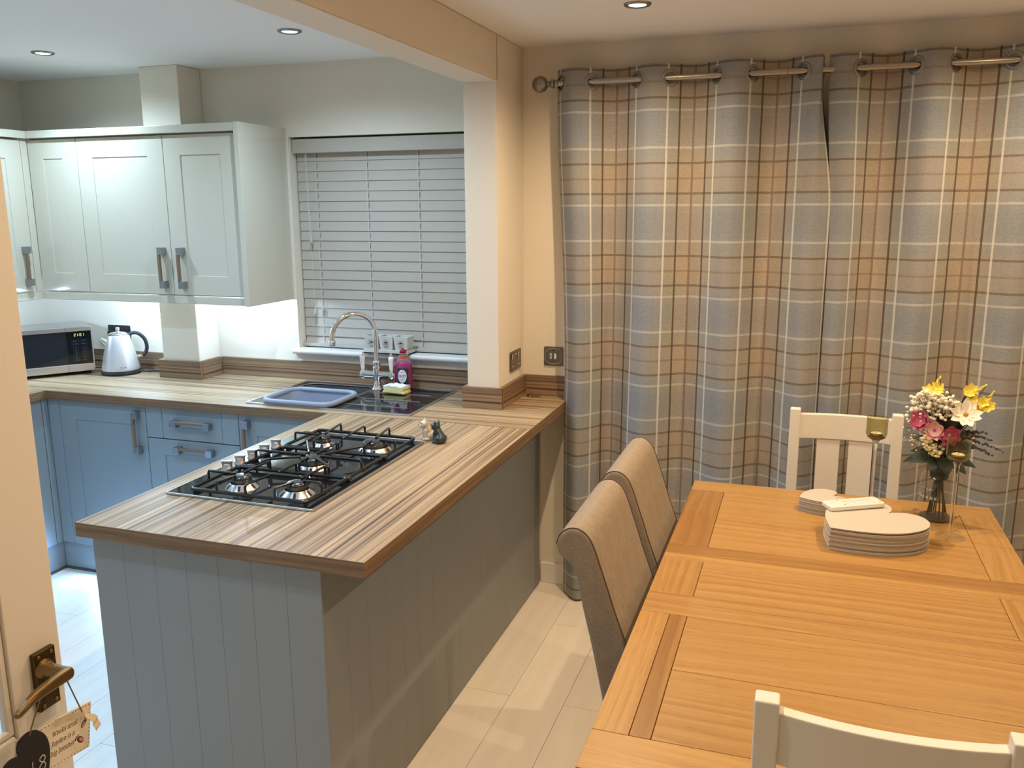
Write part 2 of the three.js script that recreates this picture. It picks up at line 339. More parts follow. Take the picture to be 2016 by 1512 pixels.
// ---------- worktops ----------
{
  const y0 = H - T, top = (g, axis) => uvGrain(g, axis, 2.4, 0.6, axis === 'z' ? 0.3 : 0.1, 0.15);
  const s = rectShape(-2.786, 0.2285, -0.6174, 0); s.holes.push(rectShape(-1.055, -0.685, -0.52, -0.105, 0.05, THREE.Path));
  const back = thing('worktop', 'wood streaked laminate worktop along the window wall holding the sink, kettle and microwave', 'worktop');
  obj('slab', top(extrude(s, T).rotateX(-Math.PI / 2).translate(0, y0, 0), 'x'), M.worktop, back);
  const e = 0.0012, edge = (g, ax) => uvGrain(g, ax, 0.8, 0.12, rnd(), rnd());
  obj('edge_strip', edge(bx(-2.172, -0.6555, y0, H - 0.0005, 0.6174, 0.6174 + e), 'x'), M.edge, back);
  obj('edge_strip', edge(bx(0.2285, 0.2285 + e, y0, H - 0.0005, 0, 0.6174), 'z'), M.edge, back);
  const left = thing('worktop', 'short length of streaked laminate worktop running along the left wall, mostly behind the open door', 'worktop');
  obj('slab', top(bx(-2.786, -2.1732, y0, H, 0.6175, 2.5), 'z'), M.worktop, left);
  obj('edge_strip', edge(bx(-2.1732, -2.1732 + e, y0, H - 0.0005, 0.6186, 2.5), 'z'), M.edge, left);
  const pen = thing('worktop', 'wood streaked laminate worktop of the breakfast peninsula with the gas hob set in it', 'worktop');
  obj('slab', top(bx(-0.6542, 0.2285, y0, H, 0.6183, 1.9484), 'z'), M.worktop, pen);
  obj('edge_strip', edge(bx(-0.6542, 0.2285, y0, H - 0.0005, 1.9484, 1.9484 + e), 'x'), M.edge, pen);
  obj('edge_strip', edge(bx(0.2285, 0.2285 + e, y0, H - 0.0005, 0.6183, 1.9484 + e), 'z'), M.edge, pen);
  obj('edge_strip', edge(bx(-0.6542 - e, -0.6542, y0, H - 0.0005, 0.6200, 1.9484 + e), 'z'), M.edge, pen);
  // upstands
  const up = (n, x0, x1, z0, z1, ax, label) => tag(obj('upstand', uvGrain(bx(x0, x1, H, H + 0.0913, z0, z1, 0.0015), ax, 2.4, 0.12, rnd(), 0), M.upstand), label, 'upstand');
  up(0, -1.627, -0.160, 0, 0.018, 'x', 'long wood streaked upstand against the wall behind the sink, under the window sill');
  up(0, -2.768, -1.884, 0, 0.018, 'x', 'wood streaked upstand against the wall behind the kettle');
  up(0, -2.786, -2.768, 0, 2.4, 'z', 'wood streaked upstand along the left wall behind the microwave');
  up(0, -1.884, -1.627, 0.165, 0.183, 'x', 'wood streaked upstand across the front of the boxed wall column right of the kettle');
  up(0, -1.645, -1.627, 0.018, 0.165, 'z', 'short wood streaked upstand on the right side of the boxed wall column');
  up(0, -1.884, -1.866, 0.018, 0.165, 'z', 'short wood streaked upstand on the left side of the boxed wall column, behind the kettle');
  up(0, -0.160, 0.018, 0.3324, 0.3504, 'x', 'wood streaked upstand across the end of the wall nib beside the sink');
  up(0, 0, 0.018, 0.018, 0.3324, 'z', 'wood streaked upstand on the wall nib under the double socket');
  up(0, 0, 0.2285, 0, 0.018, 'x', 'short wood streaked upstand under the oval switch beside the curtain');
  up(0, -0.160, -0.142, 0.018, 0.3324, 'z', 'wood streaked upstand on the sink side of the wall nib, hidden from view');
}

// ---------- peninsula base with tongue and groove boards ----------
{
  const t = thing('peninsula_unit', 'blue grey breakfast peninsula base clad in vertical tongue and groove boards under the hob', 'kitchen island');
  obj('carcass', bx(-0.622, 0.076, 0.02, H - T, 0.62, 1.906), M.carcass, t);
  const h0 = 0.006, h1 = H - T - 0.0005;
  const board = (w) => { const s = new THREE.Shape(), c = 0.0007; s.moveTo(-w / 2, 0); s.lineTo(w / 2, 0); s.lineTo(w / 2, 0.010 - c); s.lineTo(w / 2 - c * 0.7, 0.010); s.lineTo(-w / 2 + c * 0.7, 0.010); s.lineTo(-w / 2, 0.010 - c); return extrude(s, h1 - h0).rotateX(-Math.PI / 2).translate(0, h0, 0).scale(1, 1, -1); };
  const fix = g => { g = clean(g); const p = g.attributes.position.array; for (let i = 0; i < p.length; i += 9) for (let k = 0; k < 3; k++) { const a = p[i + 3 + k]; p[i + 3 + k] = p[i + 6 + k]; p[i + 6 + k] = a; } g.computeVertexNormals(); return g; };
  // near end, z = 1.917
  const n = 7, x0 = -0.6328, wn = (0.0864 - x0) / n;
  for (let i = 0; i < n; i++) obj('board', fix(board(wn - 0.0003)).translate(x0 + (i + 0.5) * wn, 0, 1.907), M.panel, t);
  // dining side, x = 0.0864
  const ws = 0.1105; let z = 1.9065;
  while (z > 0.05) { const w = Math.min(ws, z - 0.016); obj('board', fix(board(w - 0.0003)).rotateY(Math.PI / 2).translate(0.0764, 0, z - w / 2), M.panel, t); z -= w; }
  obj('side_panel', bx(-0.632, -0.622, 0.15, h1, 0.62, 1.9065), M.blue, t);
}

// ---------- kitchen cupboards ----------
// shaker door in the x-y plane, front face at z = 0, centred at 0,0
function doorGeos(w, h, fw = 0.09, fh = fw, rec = 0.0035) {
  const s = rectShape(-w / 2, w / 2, -h / 2, h / 2); s.holes.push(rectShape(-w / 2 + fw, w / 2 - fw, -h / 2 + fh, h / 2 - fh, 0, THREE.Path));
  return [extrude(s, 0.019, 0.0014, 2).translate(0, 0, -0.019), bx(-w / 2 + fw - 0.003, w / 2 - fw + 0.003, -h / 2 + fh - 0.003, h / 2 - fh + 0.003, -0.018, -rec)];
}
function handle(door, x, y, vertical, len = 0.2, side = -1) {
  const v = vertical, b = (a0, a1, c0, c1, z0, z1, r) => v ? bx(x + c0, x + c1, y + a0, y + a1, z0, z1, r) : bx(x + a0, x + a1, y + c0, y + c1, z0, z1, r);
  const l = len / 2;
  for (const s of [-1, 1]) obj('handle_bracket', b(Math.min(s * l, s * (l - 0.034)), Math.max(s * l, s * (l - 0.034)), -0.015, 0.015, 0, 0.030, 0.0015), M.grey, door);
  obj('handle_grip', b(-l + 0.030, l - 0.030, side < 0 ? -0.015 : 0.002, side < 0 ? -0.002 : 0.015, 0.017, 0.031, 0.002), M.grip, door);
}
function door(parent, w, h, pos, turn, mat, hd, fw, fh) {
  const d = obj('door', doorGeos(w, h, fw, fh), mat, parent); d.position.set(...pos); d.rotation.y = turn;
  if (hd) handle(d, hd[0], hd[1], hd[2], hd[3] ?? 0.2, hd[4] ?? -1);
  return d;
}
{
  const y0 = 1.3495, y1 = 2.0754, yc = (y0 + y1) / 2, hh = y1 - y0 - 0.003, zf = 0.345;
  const unit = (label, x0, x1, carcassZ0, hd) => {
    const t = thing('wall_cabinet', label, 'cabinet');
    obj('carcass', bx(x0, x1, y0 - 0.004, y1 + 0.004, carcassZ0, zf - 0.020), M.cream, t);
    door(t, x1 - x0 - 0.003, hh, [(x0 + x1) / 2, yc, zf], 0, M.gloss, hd);
    return t;
  };
  unit('narrow glossy cream wall cupboard in the corner, its door without a handle', -2.409, -2.1108, 0.005, null);
  unit('glossy cream wall cupboard above the kettle, handle at the right edge of its door', -2.1108, -1.6115, 0.185, [0.206, -0.236, true, 0.19]);
  unit('glossy cream wall cupboard nearest the window, handle at the left edge of its door', -1.6115, -1.213, 0.185, [-0.136, -0.236, true, 0.19]);
  tag(obj('end_panel', bx(-1.2125, -1.186, 1.308, 2.118, 0.001, 0.366, 0.002), M.gloss), 'plain glossy cream end panel closing the wall cupboards beside the window blind', 'panel');
  const lu = (label, z0, z1, hd) => {
    const t = thing('wall_cabinet', label, 'cabinet');
    obj('carcass', bx(-2.784, -2.43, y0 - 0.004, y1 + 0.004, z0, z1), M.cream, t);
    door(t, z1 - z0 - 0.003, hh, [-2.409, yc, (z0 + z1) / 2], Math.PI / 2, M.gloss, hd);
  };
  lu('glossy cream wall cupboard on the left wall, showing past the edge of the door', 0.384, 0.884, [0.204, -0.236, true, 0.19, -1]);
  lu('second glossy cream wall cupboard on the left wall, behind the open door', 0.884, 1.384, [-0.2, -0.236, true, 0.19, 1]);
  tag(obj('corner_post', bx(-2.43, -2.409, y0, y1, 0.345, 0.3825, 0.0015), M.gloss), 'slim glossy cream filler post in the inner corner of the wall cupboards', 'filler post');
  tag(obj('cornice', [bx(-2.39, -1.2127, 2.080, 2.116, 0.30, 0.364, 0.003)], M.gloss), 'glossy cream cornice strip along the top of the back wall cupboards', 'cornice');
  tag(obj('cornice', [bx(-2.45, -2.392, 2.080, 2.116, 0.31, 1.384, 0.003)], M.gloss), 'glossy cream cornice strip along the top of the left wall cupboards', 'cornice');
  tag(obj('light_pelmet', bx(-2.409, -1.2127, 1.309, 1.3445, 0.325, 0.345, 0.003), M.gloss), 'glossy cream light pelmet under the back wall cupboards', 'pelmet');
  tag(obj('light_pelmet', bx(-2.43, -2.4095, 1.309, 1.3445, 0.326, 1.384, 0.003), M.gloss), 'glossy cream light pelmet under the left wall cupboards', 'pelmet');
}
{
  const zf = 0.5976, y1 = 0.865, y0 = 0.145;
  const carc = (t, x0, x1, yt = y1) => obj('carcass', bx(x0, x1, y0, yt, 0.03, zf - 0.020), M.carcass, t);
  const a = thing('base_cabinet', 'blue base cupboard left of the drawers with one tall door', 'cabinet'); carc(a, -2.12, -1.6175);
  door(a, 0.4995, y1 - y0, [-1.8685, (y0 + y1) / 2, zf], 0, M.blue, [0.206, 0.238, true, 0.2]);
  const b = thing('drawer_unit', 'blue base unit with a stack of drawers between the two cupboards', 'drawer unit'); carc(b, -1.6165, -1.1175);
  let top = y1;
  for (const [h, fh] of [[0.140, 0.0], [0.285, 0.075], [0.287, 0.075]]) {
    const yc = top - h / 2;
    let d;
    if (!fh) { d = obj('drawer_front', [bx(-0.249, -0.1615, -h / 2, h / 2, -0.019, 0, 0.0018), bx(-0.160, 0.160, -h / 2, h / 2, -0.019, -0.0008, 0.0018), bx(0.1615, 0.249, -h / 2, h / 2, -0.019, 0, 0.0018)], M.blue, b); d.position.set(-1.367, yc, zf); handle(d, 0.006, 0.006, false, 0.21, 1); }
    else { d = obj('drawer_front', doorGeos(0.498, h, 0.09, fh), M.blue, b); d.position.set(-1.367, yc, zf); handle(d, 0.012, h / 2 - 0.042, false, 0.21, 1); }
    top -= h + 0.004;
  }
  const c = thing('base_cabinet', 'blue sink cupboard right of the drawers, half hidden behind the peninsula', 'cabinet'); carc(c, -1.1165, -0.66, 0.70);
  door(c, 0.452, y1 - y0, [-0.889, (y0 + y1) / 2, zf], 0, M.blue, [-0.180, 0.238, true, 0.2]);
  tag(obj('corner_post', bx(-2.19, -2.1205, y0, y1, 0.578, zf, 0.0015), M.blue), 'blue filler strip in the inner corner of the base cupboards, beside the tall door', 'filler post');
  tag(obj('corner_post', bx(-2.21, -2.19, y0, y1, zf, 0.631, 0.0015), M.blue), 'narrow blue filler strip at the corner beside the open room door', 'filler post');
  const d = thing('base_cabinet', 'blue base cupboard under the left worktop, just showing past the open door', 'cabinet');
  obj('carcass', bx(-2.78, -2.211, y0, y1, 0.634, 1.132), M.carcass, d);
  door(d, 0.496, y1 - y0, [-2.19, (y0 + y1) / 2, 0.883], Math.PI / 2, M.blue, [-0.2, 0.238, true, 0.2, 1]);
  const e = thing('base_cabinet', 'second blue base cupboard under the left worktop, behind the open door', 'cabinet');
  obj('carcass', bx(-2.78, -2.211, y0, y1, 1.135, 2.4), M.carcass, e);
  door(e, 0.62, y1 - y0, [-2.19, (y0 + y1) / 2, 1.447], Math.PI / 2, M.blue, [0.2, 0.238, true]); door(e, 0.62, y1 - y0, [-2.19, (y0 + y1) / 2, 2.07], Math.PI / 2, M.blue, null);
  for (const [g, s, label] of [[bx(-2.205, -0.63, 0.012, 0.1435, 0.565, 0.583, 0.001), bx(-2.205, -0.63, 0, 0.012, 0.560, 0.588), 'blue plinth board under the back base cupboards'], [bx(-2.222, -2.205, 0.012, 0.1435, 0.583, 2.4, 0.001), bx(-2.225, -2.200, 0, 0.012, 0.588, 2.4), 'blue plinth board under the left base cupboards']]) {
    const p = thing('plinth', label, 'plinth'); obj('board', g, M.blue, p); obj('seal_strip', s, M.carcass, p);
  }
  const lens = glow(new THREE.Color(0.7, 0.85, 1), 6);
  const pl = (label, x, z, turn) => {
    const l = thing('plinth_light', label, 'light', [x, 0.105, z], turn);
    obj('rim', lathe([[0.010, 0], [0.016, 0], [0.016, 0.003], [0.011, 0.004]], 20).rotateX(Math.PI / 2), M.steel, l);
    obj('lens', cyl(0.011, 0.011, 0.003, 0, 0.0015, 0, 20).rotateX(Math.PI / 2), lens, l);
    const d = [Math.sin(turn), 0, Math.cos(turn)];
    spot([x + d[0] * 0.012, 0.105, z + d[2] * 0.012], PLINTH, PLINTH_CD, 1.5, 0.5, 0.6, d);
  };
  pl('tiny white light set in the blue plinth, just left of the peninsula end', -2.0, 0.583, 0);
  pl('tiny white light set in the blue plinth under the drawers, hidden by the peninsula', -1.367, 0.583, 0);
  pl('tiny white light set in the blue plinth under the sink cupboard, hidden by the peninsula', -0.85, 0.583, 0);
  pl('tiny white light in the left blue plinth nearest the corner, hidden by the door', -2.205, 1.05, Math.PI / 2);
  pl('tiny white light in the left blue plinth farthest from the corner, hidden by the door', -2.205, 1.85, Math.PI / 2);
}

// ---------- window blind ----------
{
  const t = thing('venetian_blind', 'closed pale grey wooden venetian blind in the kitchen window above the sink', 'blind');
  const x0 = -1.166, x1 = -0.206;
  obj('valance', bx(x0 - 0.002, x1, 2.003, 2.069, -0.036, -0.020, 0.004), M.blind, t);
  obj('head_rail', bx(x0 + 0.004, x1 - 0.004, 2.012, 2.052, -0.085, -0.038), M.blind, t);
  const pitch = 0.0470, slat = bx(x0, x1, -0.0255, 0.0255, -0.0015, 0.0015, 0.0012);
  const slots = mergeGeometries([-1.058, -0.786, -0.523, -0.262].map(x => clean(bx(x - 0.0013, x + 0.0013, -0.0120, 0.0120, 0.0013, 0.0016))));
  for (let i = 0; i < 20; i++) {
    const last = i === 19, y = 1.992 - i * pitch;
    const s = obj('slat', slat, M.blind, t); s.position.set(0, y + (last ? 0.004 : 0), -0.060); s.rotation.x = last ? -0.34 : -0.10;
    obj('cord_slot', slots, M.slot, s);
  }
  obj('bottom_rail', bx(x0, x1, 1.071, 1.086, -0.078, -0.030, 0.003), M.blind, t);
  for (const x of [-1.058, -0.786, -0.523, -0.262]) obj('ladder_cord', tube([[x, 2.003, -0.046], [x, 1.55, -0.0445], [x, 1.09, -0.044], [x, 1.075, -0.029]], 0.0009, 20, 5), M.cord, t);
  for (const [x, y, lean] of [[-1.108, 1.585, 0.010], [-1.100, 1.600, 0.010], [-1.104, 1.25, 0.014]]) {
    obj('pull_cord', tube([[x, 2.003, -0.036], [x + lean * 0.5, (y + 2) / 2, -0.034], [x + lean, y, -0.034]], 0.0010, 12, 5), M.cord, t);
  }
  for (const [x, y] of [[-1.0945, 1.575], [-1.090, 1.228]]) {
    obj('tassel', lathe([[0, 0.036], [0.003, 0.036], [0.006, 0.030], [0.0075, 0.012], [0.0075, 0.002], [0, 0]], 12).translate(x, y, -0.034), M.blind, t);
  }
}

// ---------- sockets ----------
{
  const s = thing('wall_socket', 'brushed metal double plug socket on the side of the wall nib', 'socket');
  const W = 0.147, Hh = 0.087, plate = (w, h) => extrude(rectShape(-w / 2, w / 2, -h / 2, h / 2, 0.006), 0.006, 0.0015, 2).rotateY(Math.PI / 2);
  s.position.set(0.0, 1.086, 0.124);
  obj('plate', plate(W, Hh), M.bronze, s);
  for (const z of [0.040, -0.040]) {
    obj('rocker', bx(0.006, 0.0095, 0.010, 0.033, z + 0.008, z + 0.018, 0.001), M.chrome, s);
    for (const [dy, dz, w, h] of [[-0.002, 0, 0.0045, 0.009], [-0.022, 0.011, 0.008, 0.005], [-0.022, -0.011, 0.008, 0.005]]) obj('pin_hole', bx(0.0055, 0.0066, dy - h / 2, dy + h / 2, z + dz - w / 2, z + dz + w / 2), M.chrome, s);
  }
  for (const z of [-0.007, 0.007]) obj('usb_port', bx(0.0055, 0.0068, 0.024, 0.029, z - 0.0055, z + 0.0055), M.chrome, s);
  const k = thing('light_switch', 'square brushed metal switch with two rockers in an oval ring, beside the curtain', 'switch', [0.144, 1.090, 0]);
  obj('plate', extrude(rectShape(-0.044, 0.044, -0.043, 0.043, 0.005), 0.006, 0.0015, 2), M.bronze, k);
  const ring = []; for (let i = 0; i < 40; i++) { const a = i / 40 * Math.PI * 2, c = Math.cos(a), d = Math.sin(a), q = v => Math.sign(v) * Math.pow(Math.abs(v), 0.75); ring.push([0.038 * q(c), 0.034 * q(d), 0.0062]); }
  obj('ring', tube(ring, 0.0011, 80, 6, true), M.chrome, k);
  for (const x of [-0.0115, 0.0095]) obj('rocker', bx(x - 0.0055, x + 0.0055, -0.013, 0.013, 0.006, 0.0095, 0.001), M.chrome, k);
  for (const x of [-0.030, 0.030]) obj('screw', cyl(0.003, 0.003, 0.002, 0, 0, 0, 12).rotateX(Math.PI / 2).translate(x, 0, 0.0062), M.satin, k);
  obj('neon', bx(-0.005, 0.005, 0.025, 0.029, 0.006, 0.0068), M.black, k);
  const q = thing('wall_socket', 'dark metal plug socket on the white wall behind the kettle', 'socket', [-2.28, 1.093, 0]);
  obj('plate', extrude(rectShape(-0.073, 0.073, -0.043, 0.043, 0.006), 0.007, 0.0015, 2), M.black, q);
  obj('trim', extrude((() => { const r = rectShape(-0.0745, 0.0745, -0.0445, 0.0445, 0.006); r.holes.push(rectShape(-0.0728, 0.0728, -0.0428, 0.0428, 0.006, THREE.Path)); return r; })(), 0.005), M.chrome, q);
  obj('plug', [bx(0.012, 0.056, -0.030, 0.014, 0.007, 0.036, 0.006)], M.black, q);
  obj('plug', [bx(-0.058, -0.014, -0.030, 0.014, 0.007, 0.034, 0.006)], M.black, q);
}

// ---------- sink, tap and what stands round them ----------
{
  const t = thing('sink', 'black glass and steel kitchen sink with ribbed drainer set in the worktop', 'sink');
  const X0 = -1.101, X1 = -0.304, Z0 = 0.052, Z1 = 0.566;
  const flat = (s, y, d, b = 0) => extrude(s, d, b, 2).rotateX(-Math.PI / 2).translate(0, y, 0);        // shape y = -z
  const rim = rectShape(X0, X1, -Z1, -Z0, 0.012); rim.holes.push(rectShape(X0 + 0.012, X1 - 0.012, -Z1 + 0.012, -Z0 - 0.012, 0.008, THREE.Path));
  obj('rim', flat(rim, H, 0.006, 0.0022), M.steel, t);
  const plate = rectShape(X0 + 0.011, X1 - 0.011, -Z1 + 0.011, -Z0 - 0.011, 0.008); plate.holes.push(rectShape(-1.045, -0.695, -0.51, -0.115, 0.05, THREE.Path));
  obj('drainer', flat(plate, H + 0.0005, 0.0045), M.blackGlass, t);
  // bowl: walls and floor
  const ring = rectShape(-1.0525, -0.6875, -0.5175, -0.1075, 0.054); ring.holes.push(rectShape(-1.046, -0.694, -0.511, -0.114, 0.05, THREE.Path));
  obj('bowl', [flat(ring, H - 0.17, 0.1745), flat(rectShape(-1.0525, -0.6875, -0.5175, -0.1075, 0.054), H - 0.173, 0.003)], M.steel, t);
  const lip = rectShape(-1.056, -0.684, -0.521, -0.104, 0.056); lip.holes.push(rectShape(-1.045, -0.695, -0.51, -0.115, 0.05, THREE.Path));
  obj('bowl_lip', flat(lip, H + 0.004, 0.0025, 0.0008), M.steel, t);
  obj('waste', lathe([[0, 0.003], [0.03, 0.004], [0.042, 0.001], [0.044, 0]]).translate(-0.87, H - 0.17, 0.31), M.chrome, t);
  for (const [a, b, z] of [[-0.674, -0.365, 0.335], [-0.671, -0.366, 0.460], [-0.676, -0.369, 0.208], [-0.460, -0.322, 0.086]]) obj('ridge', bx(a, b, H + 0.0045, H + 0.0075, z - 0.0022, z + 0.0022, 0.001), M.chrome, t);
  // washing-up bowl standing in it
  const w = thing('washing_up_bowl', 'grey blue plastic washing-up bowl standing in the sink', 'washing-up bowl');
  const R = (x0, x1, z0, z1, r) => rectShape(x0, x1, -z1, -z0, r);
  const sect = (k, y) => { const q = R(-1.020 + k, -0.685 - k, 0.300 + k, 0.560 - k, 0.055).getSpacedPoints(64); return q.map(p => [p.x, y, -p.y]); };
  const shell = (list) => { const pos = [], idx = [], n = list[0].length; list.forEach(l => l.forEach(p => pos.push(...p))); for (let a = 0; a < list.length - 1; a++) for (let i = 0; i < n - 1; i++) { const p = a * n + i, q = p + n; idx.push(p, p + 1, q, q, p + 1, q + 1); } const g = new THREE.BufferGeometry(); g.setAttribute('position', new THREE.Float32BufferAttribute(pos, 3)); g.setIndex(idx); g.computeVertexNormals(); return g; };
  const yb = H - 0.155, yt = H + 0.016;
  const floor2 = R(-1.020 + 0.03, -0.685 - 0.03, 0.330, 0.530, 0.045);
  obj('basin', [shell([sect(0.034, yb), sect(0.030, yb + 0.01), sect(0.006, yt - 0.004), sect(0.002, yt)]), shell([sect(-0.001, yt), sect(0.003, yt - 0.006), sect(0.028, yb)]), flat(floor2, yb, 0.003)], M.tub, w);
  const rp = R(-1.0225, -0.6825, 0.2975, 0.5625, 0.058).getSpacedPoints(72).slice(0, -1).map(p => V(p.x, yt + 0.001, -p.y));
  obj('rim', new THREE.TubeGeometry(new THREE.CatmullRomCurve3(rp, true), 144, 0.0125, 10, true).scale(1, 1, 1), M.tub, w);
}
{
  const t = thing('mixer_tap', 'chrome swan neck kitchen mixer tap with two white ceramic levers', 'tap', [-0.672, H + 0.005, 0.140]);
  obj('base', lathe([[0.026, 0], [0.026, 0.004], [0.021, 0.010], [0.017, 0.024], [0.019, 0.030], [0.015, 0.034], [0.015, 0.050]]), M.chrome, t);
  obj('body', [cyl(0.019, 0.019, 0.055, 0, 0.072, 0), cyl(0.0165, 0.0165, 0.130, 0, 0.070, 0).translate(0, -0.07, 0).rotateZ(Math.PI / 2).translate(0, 0.070, 0), lathe([[0.019, 0.098], [0.021, 0.103], [0.016, 0.110], [0.017, 0.122], [0.020, 0.126], [0.017, 0.133], [0.0125, 0.137]])], M.chrome, t);
  const dir = V(-0.64, 0, 0.77), R = 0.105, yr = 0.255, pts = [V(0, 0.12, 0), V(0, 0.19, 0), V(0, yr - 0.02, 0)];
  for (let i = 0; i <= 12; i++) { const a = Math.PI * i / 12; pts.push(V(dir.x * R * (1 - Math.cos(a)), yr + R * Math.sin(a), dir.z * R * (1 - Math.cos(a)))); }
  const e = pts[pts.length - 1].clone(); pts.push(V(e.x, yr - 0.012, e.z));
  obj('spout', tube(pts, 0.0115, 64, 16), M.chrome, t);
  obj('nozzle', lathe([[0.0115, 0.004], [0.016, 0.001], [0.016, -0.006], [0.013, -0.012], [0.015, -0.020], [0, -0.020]]).translate(e.x, yr - 0.012, e.z), M.chrome, t);
  for (const s of [-1, 1]) {
    const x = s * 0.074;
    const l = obj('lever', lathe([[0, 0.018], [0.0075, 0.018], [0.009, 0.030], [0.0125, 0.075], [0.013, 0.082], [0.010, 0.088], [0, 0.089]], 20), M.ceramic, t); l.position.set(x, 0.068, 0);
    obj('lever_mount', [lathe([[0, -0.020], [0.013, -0.020], [0.0165, -0.012], [0.0165, 0.006], [0.010, 0.016], [0.0085, 0.021]], 20)], M.chrome, l);
    obj('finial', lathe([[0.0085, 0.088], [0.009, 0.092], [0.005, 0.097], [0.006, 0.101], [0.003, 0.105], [0, 0.1055]], 16), M.chrome, l);
  }
}
{
  // washing-up liquid
  const lab = canvasTex(256, 320, (g, w, h) => {
    g.fillStyle = '#12402f'; g.fillRect(0, 0, w, h);
    g.fillStyle = '#e6e6ee'; g.beginPath(); g.ellipse(w / 2 - 12, h / 2, 100, 132, 0, 0, 7); g.fill();
    g.fillStyle = '#1f2f2a'; g.fillRect(w / 2 - 20, 52, 16, 14); g.fillStyle = '#8c98a0'; g.fillRect(w / 2 - 62, 80, 100, 8);
    g.fillStyle = '#a8142c'; g.font = 'bold 74px sans-serif'; g.textAlign = 'center'; g.save(); g.translate(w / 2 - 12, h / 2 + 28); g.scale(0.84, 1.15); g.fillText('FAIRY', 0, 0); g.restore();
    g.fillStyle = '#8c98a0'; g.fillRect(w / 2 - 66, 212, 110, 9); g.fillRect(w / 2 - 46, 230, 70, 7);
  });
  const t = thing('washing_up_liquid', 'plastic bottle of pink washing-up liquid with a red cap, behind the sponge', 'bottle', [-0.558, H + 0.005, 0.095], 0.30);
  const prof = (list, n = 36) => lathe(list, n).scale(1, 1, 0.62);
  const liquid = phy(rgb(0.34, 0.035, 0.15), 0.12, { clearcoat: 0.7 }), clear = phy(rgb(0.90, 0.78, 0.80), 0.06, { transmission: 0.85, thickness: 0, ior: 1.45 });
  obj('bottle_body', prof([[0, 0], [0.039, 0], [0.043, 0.006], [0.0435, 0.05], [0.041, 0.085], [0.042, 0.105], [0.039, 0.122], [0.034, 0.131], [0, 0.131]]), liquid, t);
  obj('shoulder', prof([[0.034, 0.131], [0.026, 0.142], [0.019, 0.150], [0.017, 0.156]]), clear, t);
  obj('collar', lathe([[0.021, 0.142], [0.0195, 0.157], [0.017, 0.160]], 24).scale(1, 1, 0.75), std(rgb(0.62, 0.10, 0.05), 0.35), t);
  obj('neck', cyl(0.014, 0.016, 0.014, 0, 0.164, 0, 20), clear, t);
  obj('cap', [lathe([[0, 0.186], [0.010, 0.186], [0.0155, 0.181], [0.016, 0.170], [0, 0.170]], 24), bx(-0.006, 0.018, 0.182, 0.190, -0.006, 0.006, 0.003).rotateZ(0.35).translate(0.066, 0.002, 0), lathe([[0, 0.196], [0.004, 0.194], [0.006, 0.185]], 12)], std(rgb(0.30, 0.012, 0.02), 0.3), t);
  const g = new THREE.CylinderGeometry(0.0425, 0.0442, 0.075, 24, 1, true, -0.62, 1.24).scale(1, 1, 0.63).translate(0, 0.064, 0);
  obj('label_sticker', g, std(0xffffff, 0.4, { map: lab }), t);
}
{
  const t = thing('sponge', 'yellow waisted sponge with a white scourer top on the sink drainer', 'sponge', [-0.545, H + 0.0075, 0.197], -0.12);
  const s = new THREE.Shape(), h = 0.030; s.moveTo(-0.055, 0.002); s.quadraticCurveTo(0, 0.004, 0.055, 0); s.quadraticCurveTo(0.060, 0.008, 0.051, 0.015); s.quadraticCurveTo(0.058, 0.022, 0.055, h); s.lineTo(-0.053, h); s.quadraticCurveTo(-0.058, 0.022, -0.049, 0.016); s.quadraticCurveTo(-0.060, 0.009, -0.055, 0.002);
  obj('foam', extrude(s, 0.066, 0.004, 3).translate(0, 0, -0.033), std(rgb(0.78, 0.72, 0.32), 0.95), t);
  const s2 = new THREE.Shape(); s2.moveTo(-0.054, h - 0.001); s2.lineTo(0.055, h - 0.001); s2.lineTo(0.054, h + 0.007); s2.quadraticCurveTo(0.030, h + 0.001, 0.012, h + 0.009); s2.quadraticCurveTo(-0.008, h + 0.003, -0.020, h + 0.011); s2.quadraticCurveTo(-0.034, h + 0.003, -0.053, h + 0.005);
  obj('scourer', extrude(s2, 0.066, 0.002, 2).translate(0, 0, -0.033), std(rgb(0.72, 0.73, 0.76), 0.95), t);
}
